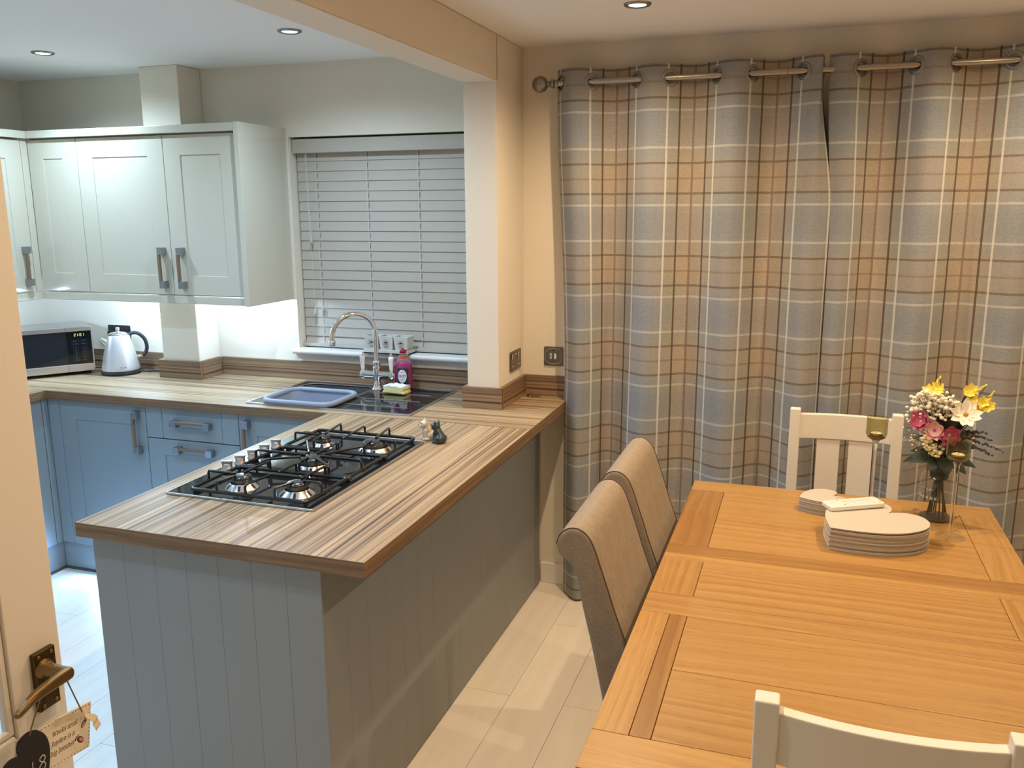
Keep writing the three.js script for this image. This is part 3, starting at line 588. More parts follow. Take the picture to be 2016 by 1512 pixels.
{
  // herb pots on a tray on the window sill
  const tr = thing('plant_tray', 'long white ceramic tray on the window sill under the three herb pots', 'tray', [-0.668, 1.066, 0.014]);
  const o = rectShape(-0.118, 0.118, -0.046, 0.046, 0.006); const hole = rectShape(-0.112, 0.112, -0.040, 0.040, 0.004, THREE.Path); const ring = rectShape(-0.118, 0.118, -0.046, 0.046, 0.006); ring.holes.push(hole);
  obj('tray_base', extrude(o, 0.008, 0.001).rotateX(-Math.PI / 2), M.potWhite, tr); obj('tray_rim', extrude(ring, 0.022, 0.0015, 2).rotateX(-Math.PI / 2), M.potWhite, tr);
  const badge = word => canvasTex(256, 256, (g, w, h) => {
    g.clearRect(0, 0, w, h); g.fillStyle = '#cfcabf'; g.fillRect(0, 0, w, h);
    g.strokeStyle = '#1c1a18'; g.fillStyle = '#1c1a18'; g.lineWidth = 9; g.beginPath(); g.arc(128, 128, 98, 0.25 * Math.PI, 0.75 * Math.PI); g.stroke(); g.lineWidth = 6; g.setLineDash([16, 7]); g.beginPath(); g.arc(128, 128, 98, 1.12 * Math.PI, 1.88 * Math.PI); g.stroke(); g.setLineDash([]);
    g.beginPath(); g.moveTo(62, 112); g.lineTo(80, 78); g.lineTo(94, 96); g.lineTo(122, 52); g.lineTo(142, 86); g.lineTo(158, 66); g.lineTo(196, 112); g.closePath(); g.fill();
    g.textAlign = 'center'; g.font = 'bold 50px serif'; g.save(); g.translate(128, 160); g.scale(word.length > 5 ? 0.84 : 1, 1); g.fillText(word, 0, 0); g.restore();
    g.fillRect(88, 178, 80, 12); g.fillRect(98, 194, 60, 8);
  });
  const pot = (x, word, label) => {
    const t = thing('herb_pot', label, 'plant pot', [x, 1.075, 0.014], 0, undefined);
    const W = 0.037, w = 0.030, hh = 0.076, shell = (k0, k1, y0, y1, inner) => { const c = new THREE.CylinderGeometry(k1 * Math.SQRT2, k0 * Math.SQRT2, y1 - y0, 4, 1, true).rotateY(Math.PI / 4).translate(0, (y0 + y1) / 2, 0); const g = clean(c); g.computeVertexNormals(); return g; };
    const rim = rectShape(-W, W, -W, W, 0.002); rim.holes.push(rectShape(-W + 0.005, W - 0.005, -W + 0.005, W - 0.005, 0.002, THREE.Path));
    obj('pot_body', [shell(w, W, 0, hh - 0.0005), shell(w - 0.005, W - 0.005, 0.004, hh), bx(-w, w, 0, 0.004, -w, w), extrude(rim, 0.003, 0.0008).rotateX(-Math.PI / 2).translate(0, hh - 0.003, 0)], M.potWhite, t);
    obj('soil', bx(-W + 0.007, W - 0.007, hh - 0.016, hh - 0.012, -W + 0.007, W - 0.007), M.soil, t);
    const b = obj('printed_badge', new THREE.CircleGeometry(0.0235, 40), std(0xffffff, 0.6, { map: badge(word) }), t); b.position.set(0, 0.040, (W + w) / 2 + 0.0007); b.rotation.x = Math.atan2(W - w, hh) * 1;
  };
  pot(-0.745, 'PARSLEY', 'white square tapered pot printed PARSLEY, partly behind the swan neck tap');
  pot(-0.668, 'BASIL', 'white square tapered pot printed BASIL, middle of the three on the tray');
  pot(-0.591, 'CHIVES', 'white square tapered pot printed CHIVES, nearest the wall nib');
}

// ---------- gas hob ----------
{
  const t = thing('gas_hob', 'black five burner gas hob with steel edge set in the peninsula worktop', 'hob');
  const X0 = -0.583, X1 = -0.0765, Z0 = 0.921, Z1 = 1.681, y = H + 0.008;
  const flat = (s, yy, d, b = 0) => extrude(s, d, b, 2).rotateX(-Math.PI / 2).translate(0, yy, 0);
  const rim = rectShape(X0, X1, -Z1, -Z0, 0.010); rim.holes.push(rectShape(X0 + 0.007, X1 - 0.007, -Z1 + 0.007, -Z0 - 0.007, 0.005, THREE.Path));
  obj('steel_edge', flat(rim, H, 0.0078, 0.003), M.steel, t);
  obj('glass_plate', flat(rectShape(X0 + 0.006, X1 - 0.006, -Z1 + 0.006, -Z0 - 0.006, 0.005), H + 0.001, 0.007, 0.001), M.blackGlass, t);
  const burner = (x, z, r, c, label) => {
    const b = obj('burner', lathe([[r, y], [r, y + 0.003], [c + 0.006, y + 0.016], [c + 0.004, y + 0.018]], 40), M.alu, t); b.geometry = b.geometry.clone(); b.geometry.translate(x, 0, z);
    const ribs = []; for (let i = 0; i < 6; i++) { const a = i / 6 * 6.283 + 0.4, q = bx(-0.004, 0.004, -0.001, 0.0008, -(r - c - 0.006) * 0.62, (r - c - 0.006) * 0.62).rotateX(-Math.atan2(0.013, r - c - 0.006) * -1).translate(0, y + 0.0098, (r + c + 0.006) / 2).rotateY(a).translate(x, 0, z); ribs.push(q); }
    obj('burner_slot', ribs, M.enamel, b);
    const teeth = [cyl(c * 0.84, c * 0.84, 0.016, x, y + 0.024, z, 32)]; const n = Math.round(c * 900); for (let i = 0; i < n; i++) { const a = i / n * 6.283; teeth.push(bx(-0.0016, 0.0016, y + 0.018, y + 0.031, c * 0.82, c * 0.97).rotateY(a).translate(x, 0, z)); }
    obj('burner_crown', teeth, M.alu, b);
    obj('burner_cap', lathe([[c, y + 0.0315], [c * 1.02, y + 0.034], [c * 0.9, y + 0.0395], [c * 0.5, y + 0.041], [0, y + 0.0412]], 40).translate(x, 0, z), M.enamel, b);
    obj('burner_foot', cyl(c * 0.98, c * 1.0, 0.004, x, y + 0.0185, z, 32), M.enamel, b);
  };
  burner(-0.384, 1.575, 0.050, 0.030); burner(-0.190, 1.580, 0.053, 0.031); burner(-0.285, 1.335, 0.058, 0.044); burner(-0.388, 1.100, 0.043, 0.024); burner(-0.186, 1.095, 0.060, 0.042);
  for (let i = 0; i < 5; i++) {
    const z = 1.452 - i * 0.068, k = obj('knob', [lathe([[0, 0.0220], [0.0120, 0.0220], [0.0130, 0.020], [0.0145, 0.012], [0.0195, 0.004], [0.0195, 0.001], [0.016, 0]], 28)], M.knob, t); k.position.set(-0.529, y + 0.005, z);
    const kb = new THREE.Shape(); kb.moveTo(-0.0150, 0.008); kb.lineTo(0.0150, 0.008); kb.quadraticCurveTo(0.0135, 0.018, 0.0175, 0.0315); kb.lineTo(-0.0175, 0.0315); kb.quadraticCurveTo(-0.0135, 0.018, -0.0150, 0.008);
    obj('knob_grip', extrude(kb, 0.015, 0.0015, 2).translate(0, 0, -0.0075).rotateY(0.35), M.knob, k);
    obj('knob_seat', cyl(0.0165, 0.0175, 0.0055, 0, -0.0025, 0), M.rubber, k);
  }
  const yb = y + 0.012, yt = y + 0.043, r = 0.0042;
  const frame = (x0, x1, z0, z1) => wireLoop([[x0, yb, z0], [x1, yb, z0], [x1, yb, z1], [x0, yb, z1]], 0.0062);
  function wireLoop(p, rad) { const c = []; const n = p.length, b = 0.012; for (let i = 0; i < n; i++) { const P = V(...p[i]), A = V(...p[(i + n - 1) % n]), B = V(...p[(i + 1) % n]); const q = P.clone().addScaledVector(A.clone().sub(P).normalize(), b), s = P.clone().addScaledVector(B.clone().sub(P).normalize(), b); c.push(q, P.clone().lerp(q.clone().lerp(s, 0.5), 0.6), s); const e = P.clone().lerp(B, 0.5); c.push(e); } return new THREE.TubeGeometry(new THREE.CatmullRomCurve3(c, true, 'catmullrom', 0.1), 120, rad, 6, true); }
  const finger = (x0, z0, x1, z1) => wire([[x0, yb, z0], [x0, yt, z0], [x1, yt, z1]], r, 0.006);
  const feet = (x0, x1, z0, z1) => [[x0, z0], [x1, z0], [x1, z1], [x0, z1]].map(([a, b]) => cyl(0.005, 0.006, 0.012, a + Math.sign((x0 + x1) / 2 - a) * 0.008, y + 0.006, b + Math.sign((z0 + z1) / 2 - b) * 0.008, 8));
  const side = (z0, z1, zo, zi, bz) => {             // zo = outer edge, zi = inner edge
    const d = Math.sign(zi - zo), L = [frame(-0.503, -0.108, z0, z1), ...feet(-0.503, -0.108, z0, z1)];
    for (const [bxx, c] of [[-0.387, 0.02], [-0.188, 0.022]]) { L.push(finger(bxx - 0.022, zo, bxx - 0.004, bz - d * c), finger(bxx + 0.004, zi, bxx, bz + d * c)); }
    L.push(finger(-0.310, zo, -0.296, bz + d * 0.02), finger(-0.503, bz - 0.03 * 0, -0.387 - 0.02, bz), finger(-0.108, bz, -0.188 + 0.022, bz));
    L.push(finger(-0.287, zi, -0.287, bz + d * 0.055));
    return L;
  };
  obj('pan_support', side(1.430, 1.662, 1.662, 1.430, 1.577), M.enamel, t);
  obj('pan_support', side(0.938, 1.170, 0.938, 1.170, 1.098), M.enamel, t);
  const c = [frame(-0.503, -0.108, 1.184, 1.416), ...feet(-0.503, -0.108, 1.184, 1.416)];
  for (const [x0, z0, x1, z1] of [[-0.285, 1.416, -0.285, 1.365], [-0.285, 1.184, -0.285, 1.305], [-0.503, 1.335, -0.315, 1.335], [-0.108, 1.335, -0.255, 1.335], [-0.400, 1.416, -0.316, 1.362], [-0.180, 1.416, -0.255, 1.362], [-0.400, 1.184, -0.316, 1.308], [-0.180, 1.184, -0.255, 1.308]]) c.push(finger(x0, z0, x1, z1));
  obj('pan_support', c, M.enamel, t);
  for (const z of [1.423, 1.177]) obj('buffer', bx(-0.118, -0.100, y + 0.002, y + 0.014, z - 0.010, z + 0.010, 0.003), M.rubber, t);
}

// ---------- little dogs on the worktop ----------
{
  const f = (x, y, z) => {                     // sitting bulldog facing +x, about 85 mm tall
    const sp = (cx, cy, cz, r, sx = 1, sy = 1, sz = 1) => (Math.hypot((x - cx) / sx, (y - cy) / sy, (z - cz) / sz) - r) * Math.min(sx, sy, sz);
    const cap = (ax, ay, az, bx2, by, bz, r0, r1) => { const dx = bx2 - ax, dy = by - ay, dz = bz - az; let h = ((x - ax) * dx + (y - ay) * dy + (z - az) * dz) / (dx * dx + dy * dy + dz * dz); h = Math.max(0, Math.min(1, h)); return Math.hypot(x - ax - dx * h, y - ay - dy * h, z - az - dz * h) - (r0 + (r1 - r0) * h); };
    let d = cap(-13, 17, 0, 4, 42, 0, 18, 15); const az = Math.abs(z);
    d = smin(d, cap(6, 40, 0, 11, 56, 0, 14, 12), 6);
    d = smin(d, sp(14, 62, 0, 15.5, 1.05, 0.95, 1.12), 5);
    d = smin(d, sp(27, 56, 0, 8.5, 0.9, 0.8, 1.15), 4);
    d = smin(d, Math.hypot(x - 26, y - 52.5, az - 5) - 4.6, 3);
    const ear = Math.hypot((x - 9) * 1.2, az - 11 - (y - 74) * 0.10) - 6.4 * Math.max(0.05, (89 - y) / 20); d = smin(d, Math.max(ear * 0.8, y - 88, 66 - y), 2.5);
    const haunch = Math.hypot((x + 9) / 1.25, (y - 16) / 1.15, az - 14) - 13.5; d = smin(d, haunch, 4);
    const hy = Math.hypot(x - Math.min(Math.max(x, -6), 13), y - 5, az - 18) - 5.5; d = smin(d, hy, 3);
    const fl = cap(13, 36, 9, 15, 5, 10, 8, 5.6); const fm = cap(13, 36, -9, 15, 5, -10, 8, 5.6); d = smin(d, Math.min(fl, fm), 3);
    const fp = Math.hypot(Math.max(0, Math.abs(x - 18) - 3), y - 4, az - 10) - 5; d = smin(d, fp, 2);
    d = smin(d, sp(-28, 14, 0, 4.5), 3);
    d = Math.max(d, -(Math.hypot(x - 34.5, y - 60, az - 9) - 2.0));
    return Math.max(d, -y);
  };
  const g = sdfGeo(f, [0, 44, 0], 48, 64).scale(0.00096, 0.00096, 0.00096);
  const eyes = [[28.2, 65.5, 7.5], [28.2, 65.5, -7.5]].map(([x, y, z]) => new THREE.SphereGeometry(0.0019, 10, 8).translate(x / 1000, y / 1000, z / 1000)), nose = new THREE.SphereGeometry(0.0026, 10, 8).scale(0.8, 0.8, 1.2).translate(0.0348, 0.059, 0);
  const dog = (label, mat, pos, turn) => { const t = thing('dog_figurine', label, 'figurine', pos, turn); obj('body', g, mat, t); obj('nose', nose, M.black, t); for (const e of eyes) obj('eye', e, M.black, t); };
  dog('small dark green sitting dog figurine with pricked ears, in front of the cream one', phy(rgb(0.018, 0.038, 0.040), 0.28, { clearcoat: 0.3 }), [-0.030, H, 0.900], Math.PI - 0.25);
  dog('small cream sitting dog figurine with pricked ears, behind the dark green one', phy(rgb(0.62, 0.53, 0.40), 0.4), [-0.088, H, 0.868], Math.PI + 0.75);
  // metal bits in the corner
  const k = thing('metal_trinket', 'small dark bunch of metal bits lying in the worktop corner below the socket', 'trinket', [0.066, H, 0.062]);
  obj('ring', new THREE.TorusGeometry(0.012, 0.0012, 8, 28).rotateX(Math.PI / 2 - 0.5).translate(-0.012, 0.007, 0.004), M.bronze, k);
  for (const [x, z, a, l] of [[0.008, 0.004, 0.3, 0.030], [0.016, -0.010, -0.5, 0.034], [-0.022, 0.000, 1.2, 0.024]]) obj('bit', [bx(-l / 2, l / 2, 0.001, 0.004, -0.004, 0.004, 0.001).rotateZ(0.25).rotateY(a).translate(x, 0.006, z), new THREE.TorusGeometry(0.006, 0.002, 6, 16).rotateX(1.2).rotateY(a).translate(x + Math.cos(a) * l / 2, 0.010, z - Math.sin(a) * l / 2)], M.bronze, k);
}

// ---------- kettle and microwave ----------
{
  const t = thing('kettle', 'pearl white pyramid shaped electric kettle with a black handle beside the microwave', 'kettle', [-2.150, H, 0.155], 0);
  obj('power_base', lathe([[0, 0], [0.090, 0], [0.096, 0.004], [0.096, 0.014], [0.090, 0.019], [0, 0.019]], 48), M.rubber, t);
  obj('kettle_body', lathe([[0.070, 0.0195], [0.091, 0.0195], [0.094, 0.024], [0.092, 0.034], [0.078, 0.100], [0.063, 0.160], [0.053, 0.196], [0.050, 0.202], [0.046, 0.2035]], 56), M.pearl, t);
  obj('lid', lathe([[0.047, 0.2025], [0.044, 0.209], [0.030, 0.2145], [0.012, 0.217], [0, 0.217]], 40), M.chrome, t);
  obj('lid_knob', [lathe([[0, 0.216], [0.009, 0.216], [0.006, 0.221], [0, 0.221]], 20), bx(-0.008, 0.008, 0.220, 0.240, -0.007, 0.007, 0.003)], M.chrome, t);
  const a = 0.74, D = (r, y) => [Math.cos(a) * r, y, -Math.sin(a) * r];                                   // handle to the right, seen square from the camera
  obj('handle', tube([D(0.048, 0.197), D(0.072, 0.208), D(0.100, 0.200), D(0.124, 0.172), D(0.132, 0.135), D(0.125, 0.103), D(0.108, 0.086)], 0.0095, 48, 12), M.rubber, t);
  obj('handle_mount', tube([D(0.074, 0.086), D(0.092, 0.083), D(0.110, 0.0875)], 0.0078, 12, 10), M.chrome, t);
  obj('handle_mount', new THREE.SphereGeometry(0.0098, 12, 10).translate(...D(0.050, 0.195)), M.chrome, t);
  const taper = (p0, p1, r0, r1, n = 24) => { const A = V(...p0), B = V(...p1), L = A.distanceTo(B); return new THREE.CylinderGeometry(r1, r0, L, n, 1, false).applyQuaternion(new THREE.Quaternion().setFromUnitVectors(V(0, 1, 0), B.clone().sub(A).normalize())).translate((A.x + B.x) / 2, (A.y + B.y) / 2, (A.z + B.z) / 2); };
  obj('spout', [taper(D(-0.040, 0.152), D(-0.078, 0.178), 0.027, 0.0125), taper(D(-0.078, 0.178), D(-0.084, 0.182), 0.0125, 0.0105)], M.chrome, t);
  obj('lid_seal', lathe([[0.0495, 0.2015], [0.0495, 0.2040], [0.046, 0.2048]], 48), M.rubber, t);
  const lg = canvasTex(256, 64, (g, w, h) => { g.fillStyle = '#c9c6c9'; g.fillRect(0, 0, w, h); g.fillStyle = '#2a2628'; g.font = 'bold 44px sans-serif'; g.textAlign = 'center'; g.fillText('Breville', 106, 46); g.beginPath(); g.arc(222, 32, 18, 0, 7); g.fill(); });
  const lo = obj('printed_mark', new THREE.CylinderGeometry(0.0905, 0.0921, 0.0088, 12, 1, true, -0.20, 0.40).translate(0, 0.0430, 0).rotateY(0.86), std(0xffffff, 0.4, { map: lg }), t);
  tag(obj('power_cable', tube([[-2.075, H + 0.005, 0.11], [-2.030, H + 0.005, 0.075], [-1.985, H + 0.005, 0.060], [-1.945, H + 0.006, 0.068], [-1.952, H + 0.006, 0.090], [-2.00, H + 0.006, 0.098], [-2.06, H + 0.006, 0.090], [-2.16, H + 0.03, 0.030], [-2.235, 1.05, 0.030], [-2.246, 1.075, 0.028]], 0.0032, 72, 8), M.rubber), 'black kettle cable looping on the worktop up to the wall socket', 'cable');
  tag(obj('power_cable', tube([[-2.330, 1.08, 0.030], [-2.335, 1.03, 0.036], [-2.33, H + 0.03, 0.034], [-2.345, H + 0.006, 0.06], [-2.39, H + 0.008, 0.10], [-2.44, H + 0.03, 0.11]], 0.0032, 48, 8), M.rubber), 'black microwave cable running down the wall behind the microwave', 'cable');
}
{
  // front face in local x-y with z = 0; body behind it
  const t = thing('microwave', 'small silver microwave oven with a black glass front and green clock in the corner', 'microwave', [-2.278, 0.928, 0.196], 0.937);
  const W = 0.440, h = 0.230, D = 0.27;
  obj('housing', bx(-W, 0, 0, h, -D, -0.016, 0.006), M.steel, t);
  obj('front_frame', (() => { const s = rectShape(-W, 0, 0, h, 0.004); s.holes.push(rectShape(-W + 0.008, -0.006, 0.038, h - 0.022, 0.002, THREE.Path)); return extrude(s, 0.018, 0.0015, 2).translate(0, 0, -0.017); })(), M.steel, t);
  obj('door_glass', bx(-W + 0.006, -0.1245, 0.036, h - 0.020, -0.014, -0.0012), M.blackGlass, t);
  const panel = canvasTex(256, 512, (g, w, h2) => {
    g.fillStyle = '#060607'; g.fillRect(0, 0, w, h2); g.strokeStyle = '#3c3e42'; g.fillStyle = '#55585c'; g.lineWidth = 2;
    for (const y of [132, 182]) for (const x of [52, 140]) { g.strokeRect(x, y, 74, 26); g.fillRect(x + 16, y + 10, 42, 6); }
    for (let r = 0; r < 5; r++) for (const x of [62, 152]) { g.strokeRect(x, 238 + r * 38, 56, 30); g.fillRect(x + 22, 248 + r * 38, 14, 8); }
    for (const x of [62, 140]) { g.strokeRect(x, 434, 68, 26); g.fillRect(x + 14, 444, 40, 6); }
  });
  obj('control_panel', [bx(-0.1230, -0.006, 0.036, h - 0.020, -0.014, -0.0010)], M.blackGlass, t);
  const pf = obj('control_print', new THREE.PlaneGeometry(0.114, 0.170), phy(0xffffff, 0.1, { map: panel }), t); pf.position.set(-0.0645, 0.122, -0.0006);
  const clk = []; const seg = { 2: 'abged', 1: 'bc', 0: 'abcdef', ':': '' };
  const dig = (ch, cx) => { const w = 0.0058, hh = 0.0062, s = 0.0013, S = { a: [0, hh, w, s], g: [0, 0, w, s], d: [0, -hh, w, s], b: [w / 2, hh / 2, s, hh], c: [w / 2, -hh / 2, s, hh], e: [-w / 2, -hh / 2, s, hh], f: [-w / 2, hh / 2, s, hh] }; for (const k of seg[ch]) { const [x, y, ww, h3] = S[k]; clk.push(bx(cx + x - ww / 2, cx + x + ww / 2, y - h3 / 2, y + h3 / 2, 0, 0.0005)); } };
  [['2', -0.021], ['1', -0.011], ['0', 0.005], ['1', 0.017]].forEach(([c, x]) => dig(c, x));
  for (const y of [-0.003, 0.003]) clk.push(bx(-0.0042, -0.0028, y - 0.0007, y + 0.0007, 0, 0.0005));
  const c = obj('clock_digits', clk, glow(new THREE.Color(0.55, 1, 0.18), 1.6), t); c.position.set(-0.060, 0.189, -0.0004);
  obj('door_seam', bx(-0.1245, -0.1230, 0.002, h - 0.002, -0.010, 0.0013), M.black, t);
  for (const [x, z] of [[-0.03, -0.03], [-W + 0.03, -0.03], [-0.03, -D + 0.03], [-W + 0.03, -D + 0.03]]) obj('foot', cyl(0.012, 0.010, 0.018, x, -0.009, z, 14), M.rubber, t);
}

// ---------- curtains ----------
const POLE_Y = 2.243, POLE_Z = 0.092;
{
  const pole = thing('curtain_pole', 'brushed metal curtain pole with a ball end, carrying the two tartan curtains', 'curtain pole');
  obj('rod', cyl(0.0125, 0.0125, 2.27, 0, 0, 0, 24).rotateZ(Math.PI / 2).translate(1.305, POLE_Y, POLE_Z), M.pole, pole);
  obj('rod_joint', cyl(0.0129, 0.0129, 0.003, 0, 0, 0, 24).rotateZ(Math.PI / 2).translate(1.085, POLE_Y, POLE_Z), M.bronze, pole);
  for (const s of [1, -1]) {
    const fx = lathe([[0, -0.033], [0.014, -0.031], [0.026, -0.022], [0.033, -0.006], [0.033, 0.006], [0.026, 0.022], [0.016, 0.030], [0.009, 0.034], [0.009, 0.039], [0.013, 0.042], [0.010, 0.046], [0.018, 0.049], [0.018, 0.058], [0.0125, 0.062]], 32).rotateZ(-Math.PI / 2);
    if (s < 0) fx.scale(-1, 1, -1).rotateX(Math.PI);
    obj('finial', fx.translate(s > 0 ? 0.106 : 2.49, POLE_Y, POLE_Z), M.satin, pole);
  }
  for (const x of [0.178, 2.43]) obj('bracket', [cyl(0.008, 0.008, POLE_Z, 0, 0, 0, 14).rotateX(Math.PI / 2).translate(x, POLE_Y, POLE_Z / 2), cyl(0.022, 0.024, 0.008, 0, 0, 0, 24).rotateX(Math.PI / 2).translate(x, POLE_Y, 0.004), cyl(0.0165, 0.0165, 0.012, 0, 0, 0, 20).rotateZ(Math.PI / 2).translate(x, POLE_Y, POLE_Z)], M.satin, pole);
  const yTop = 2.298, yBot = 0.012;
  const ss = (a, b, x) => { const t = Math.max(0, Math.min(1, (x - a) / (b - a))); return t * t * (3 - 2 * t); };
  function curtain(label, X0, P, s0, s1, shift) {
    const t = thing('curtain', label, 'curtain');
    const A = y => 0.042 + 0.018 * ss(2.0, 0.3, y), zm = y => 0.080 + 0.026 * ss(1.9, 0.2, y);
    // arc length along the wave, so that the cloth is not stretched
    const N = 600, tab = [0]; const Am = 0.05;
    for (let i = 1; i <= N; i++) { const sA = (i - 0.5) / N; tab.push(tab[i - 1] + Math.hypot(P / N, Am * Math.PI * 2 * Math.sin(2 * Math.PI * sA) / N)); }
    const arcP = tab[N], sOf = q => { const k = Math.floor(q), f = (q - k) * arcP; let lo = 0, hi = N; while (hi - lo > 1) { const m = (lo + hi) >> 1; if (tab[m] < f) lo = m; else hi = m; } return k + (lo + (f - tab[lo]) / (tab[hi] - tab[lo])) / N; };
    const qOf = s => { const k = Math.floor(s), i = (s - k) * N, j = Math.floor(i); return k + (tab[j] + (tab[Math.min(N, j + 1)] - tab[j]) * (i - j)) / arcP; };
    const pt = (q, y) => {
      const s = sOf(q), ph = s + 0.035 * Math.sin(y * 2.1 + s * 1.7) * ss(2.1, 1.2, y), sh = shift(s, y);
      return V(X0 + P * s + sh[0], y, zm(y) + A(y) * Math.cos(2 * Math.PI * ph) * (1 + 0.18 * Math.sin(s * 2.3 + y)) + sh[1]);
    };
    const q0 = qOf(s0), q1 = qOf(s1), nu = Math.round((q1 - q0) * arcP / 0.0075), ys = [];
    for (let y = yTop; y > 2.19; y -= 0.0065) ys.push(y);
    for (let i = 0, a = ys[ys.length - 1]; i < 66; i++) ys.push(a + (yBot - a) * (i + 1) / 66);
    const wave = Math.acos(Math.min(1, (POLE_Z - zm(POLE_Y)) / A(POLE_Y))) / (2 * Math.PI), rings = [];
    for (let k = Math.floor(s0) - 1; k <= s1 + 1; k++) for (const e of [-wave, wave]) { const s = k + e; if (s > s0 + 0.02 && s < s1 - 0.02) rings.push(qOf(s)); }
    const nv = ys.length, th = 0.0011, posF = [], posB = [], uv = [];
    for (let j = 0; j < nv; j++) for (let i = 0; i <= nu; i++) {
      const q = q0 + (q1 - q0) * i / nu, y = ys[j], p = pt(q, y), a = pt(q + 0.004, y).sub(pt(q - 0.004, y)), b = pt(q, y + 0.004).sub(pt(q, y - 0.004)), n = a.cross(b).normalize();
      posF.push(p.x + n.x * th, y + n.y * th, p.z + n.z * th); posB.push(p.x - n.x * th, y - n.y * th, p.z - n.z * th); uv.push(q - 0.5 + 0.325, (1.978 - y) / 0.372);
    }
    const idx = [], M1 = (nu + 1) * nv, at = (i, j) => j * (nu + 1) + i;
    for (let j = 0; j < nv - 1; j++) for (let i = 0; i < nu; i++) {
      const q = q0 + (q1 - q0) * (i + 0.5) / nu, y = (ys[j] + ys[j + 1]) / 2;
      if (Math.abs(y - POLE_Y) < 0.04 && rings.some(r => Math.hypot((r - q) * arcP, y - POLE_Y) < 0.0235)) continue;
      const a = at(i, j), b = at(i + 1, j), c = at(i, j + 1), d = at(i + 1, j + 1);
      idx.push(a, c, b, b, c, d, a + M1, b + M1, c + M1, b + M1, d + M1, c + M1);
    }
    for (let j = 0; j < nv - 1; j++) { const a = at(0, j), c = at(0, j + 1), b = at(nu, j), d = at(nu, j + 1); idx.push(a, a + M1, c, c, a + M1, c + M1, b, d, b + M1, d, d + M1, b + M1); }
    for (let i = 0; i < nu; i++) { const a = at(i, 0), b = at(i + 1, 0), c = at(i, nv - 1), d = at(i + 1, nv - 1); idx.push(a, b, a + M1, b, b + M1, a + M1, c, c + M1, d, d, c + M1, d + M1); }
    const g = new THREE.BufferGeometry();
    g.setAttribute('position', new THREE.Float32BufferAttribute([...posF, ...posB], 3)); g.setAttribute('uv', new THREE.Float32BufferAttribute([...uv, ...uv], 2)); g.setIndex(idx); g.computeVertexNormals();
    obj('cloth', g, M.plaid, t);
    for (const r of rings) {
      const p = pt(r, POLE_Y), d = pt(r + 0.01, POLE_Y).sub(pt(r - 0.01, POLE_Y)), e = obj('eyelet', eyelet, M.satin, t);
      e.position.copy(p); e.rotation.y = Math.atan2(-d.z, d.x);
    }
  }
  const eyelet = lathe([[0.0215, -0.003], [0.0225, -0.0042], [0.030, -0.0034], [0.0335, -0.0016], [0.0335, 0.0016], [0.030, 0.0034], [0.0225, 0.0042], [0.0215, 0.003]], 32).rotateX(Math.PI / 2);
  curtain('blue, beige and cream tartan curtain left of the gap, beside the oval switch', 0.262, 0.3145, -0.27, 3.28, (s, y) => [-0.3145 * 0.92 * Math.max(0, s - 3.0) * ss(1.72, 2.2, y) + 0.046 * ss(0.6, -0.27, s) * ss(2.25, 1.0, y), -0.10 * Math.max(0, s - 3.0) * ss(1.8, 2.2, y)]);
  curtain('blue, beige and cream tartan curtain right of the gap, running out of the picture', 1.592, 0.3145, -1.14, 2.75, (s, y) => [0.038 * ss(-0.55, -1.14, s) * ss(2.24, 1.6, y), -0.012 * ss(-0.8, -1.14, s)]);
}

// ---------- oak table ----------
const TX = 0.8561, TZ = 0.6212, TY = 0.77;
{
  const t = thing('dining_table', 'long oak extending dining table with framed panels and a leaf in the middle', 'table');
  const W = 0.9573, L = 1.7239, th = 0.028, g = 0.0006;
  const B = (x0, x1, z0, z1, ax, mat) => obj('board', uvGrain(bx(TX + x0 + g, TX + x1 - g, TY - th, TY, TZ + z0 + g, TZ + z1 - g, 0.0014), ax, 1.6, 0.5, rnd() * 9, rnd() * 9), mat, t);
  const S = 0.114, R = W - 0.106;
  B(0, W, 0, 0.101, 'x', M.oak);
  B(0, S, 0.101, 0.624, 'z', M.oakDark); B(S, R, 0.101, 0.36, 'x', M.oak); B(S, R, 0.36, 0.624, 'x', M.oak); B(R, W, 0.101, 0.624, 'z', M.oak);
  B(0, W, 0.624, 0.696, 'x', M.oakDark); B(0, W, 0.6964, 0.738, 'x', M.oakLight);
  B(0, S, 0.738, 0.966, 'z', M.oak); B(S, R, 0.738, 0.966, 'x', M.oak); B(R, W, 0.738, 0.966, 'z', M.oak);
  B(0, W, 0.966, 1.010, 'x', M.oak); B(0, W, 1.010, 1.082, 'x', M.oak);
  B(0, 0.072, 1.082, 1.602, 'z', M.oakLight); B(0.072, S, 1.082, 1.602, 'z', M.oakDark); B(S, R, 1.082, 1.34, 'x', M.oak); B(S, R, 1.34, 1.602, 'x', M.oak); B(R, W, 1.082, 1.602, 'z', M.oak);
  B(0, W, 1.602, L, 'x', M.oakLight);
  obj('underframe', bx(TX + 0.02, TX + W - 0.02, TY - th - 0.012, TY - th, TZ + 0.02, TZ + L - 0.02), M.oakDark, t);
  const ap = (x0, x1, z0, z1, ax) => obj('apron', uvGrain(bx(TX + x0, TX + x1, TY - 0.118, TY - th - 0.011, TZ + z0, TZ + z1, 0.002), ax, 1.6, 0.5, rnd(), rnd()), M.oak, t);
  ap(0.09, W - 0.09, 0.045, 0.067, 'x'); ap(0.09, W - 0.09, L - 0.067, L - 0.045, 'x'); ap(0.045, 0.067, 0.09, L - 0.09, 'z'); ap(W - 0.067, W - 0.045, 0.09, L - 0.09, 'z');
  for (const x of [0.035, W - 0.115]) for (const z of [0.035, L - 0.115]) obj('leg', uvGrain(bx(TX + x, TX + x + 0.08, 0, TY - th - 0.011, TZ + z, TZ + z + 0.08, 0.003), 'y', 1.6, 0.5, rnd(), rnd()), M.oak, t);
}

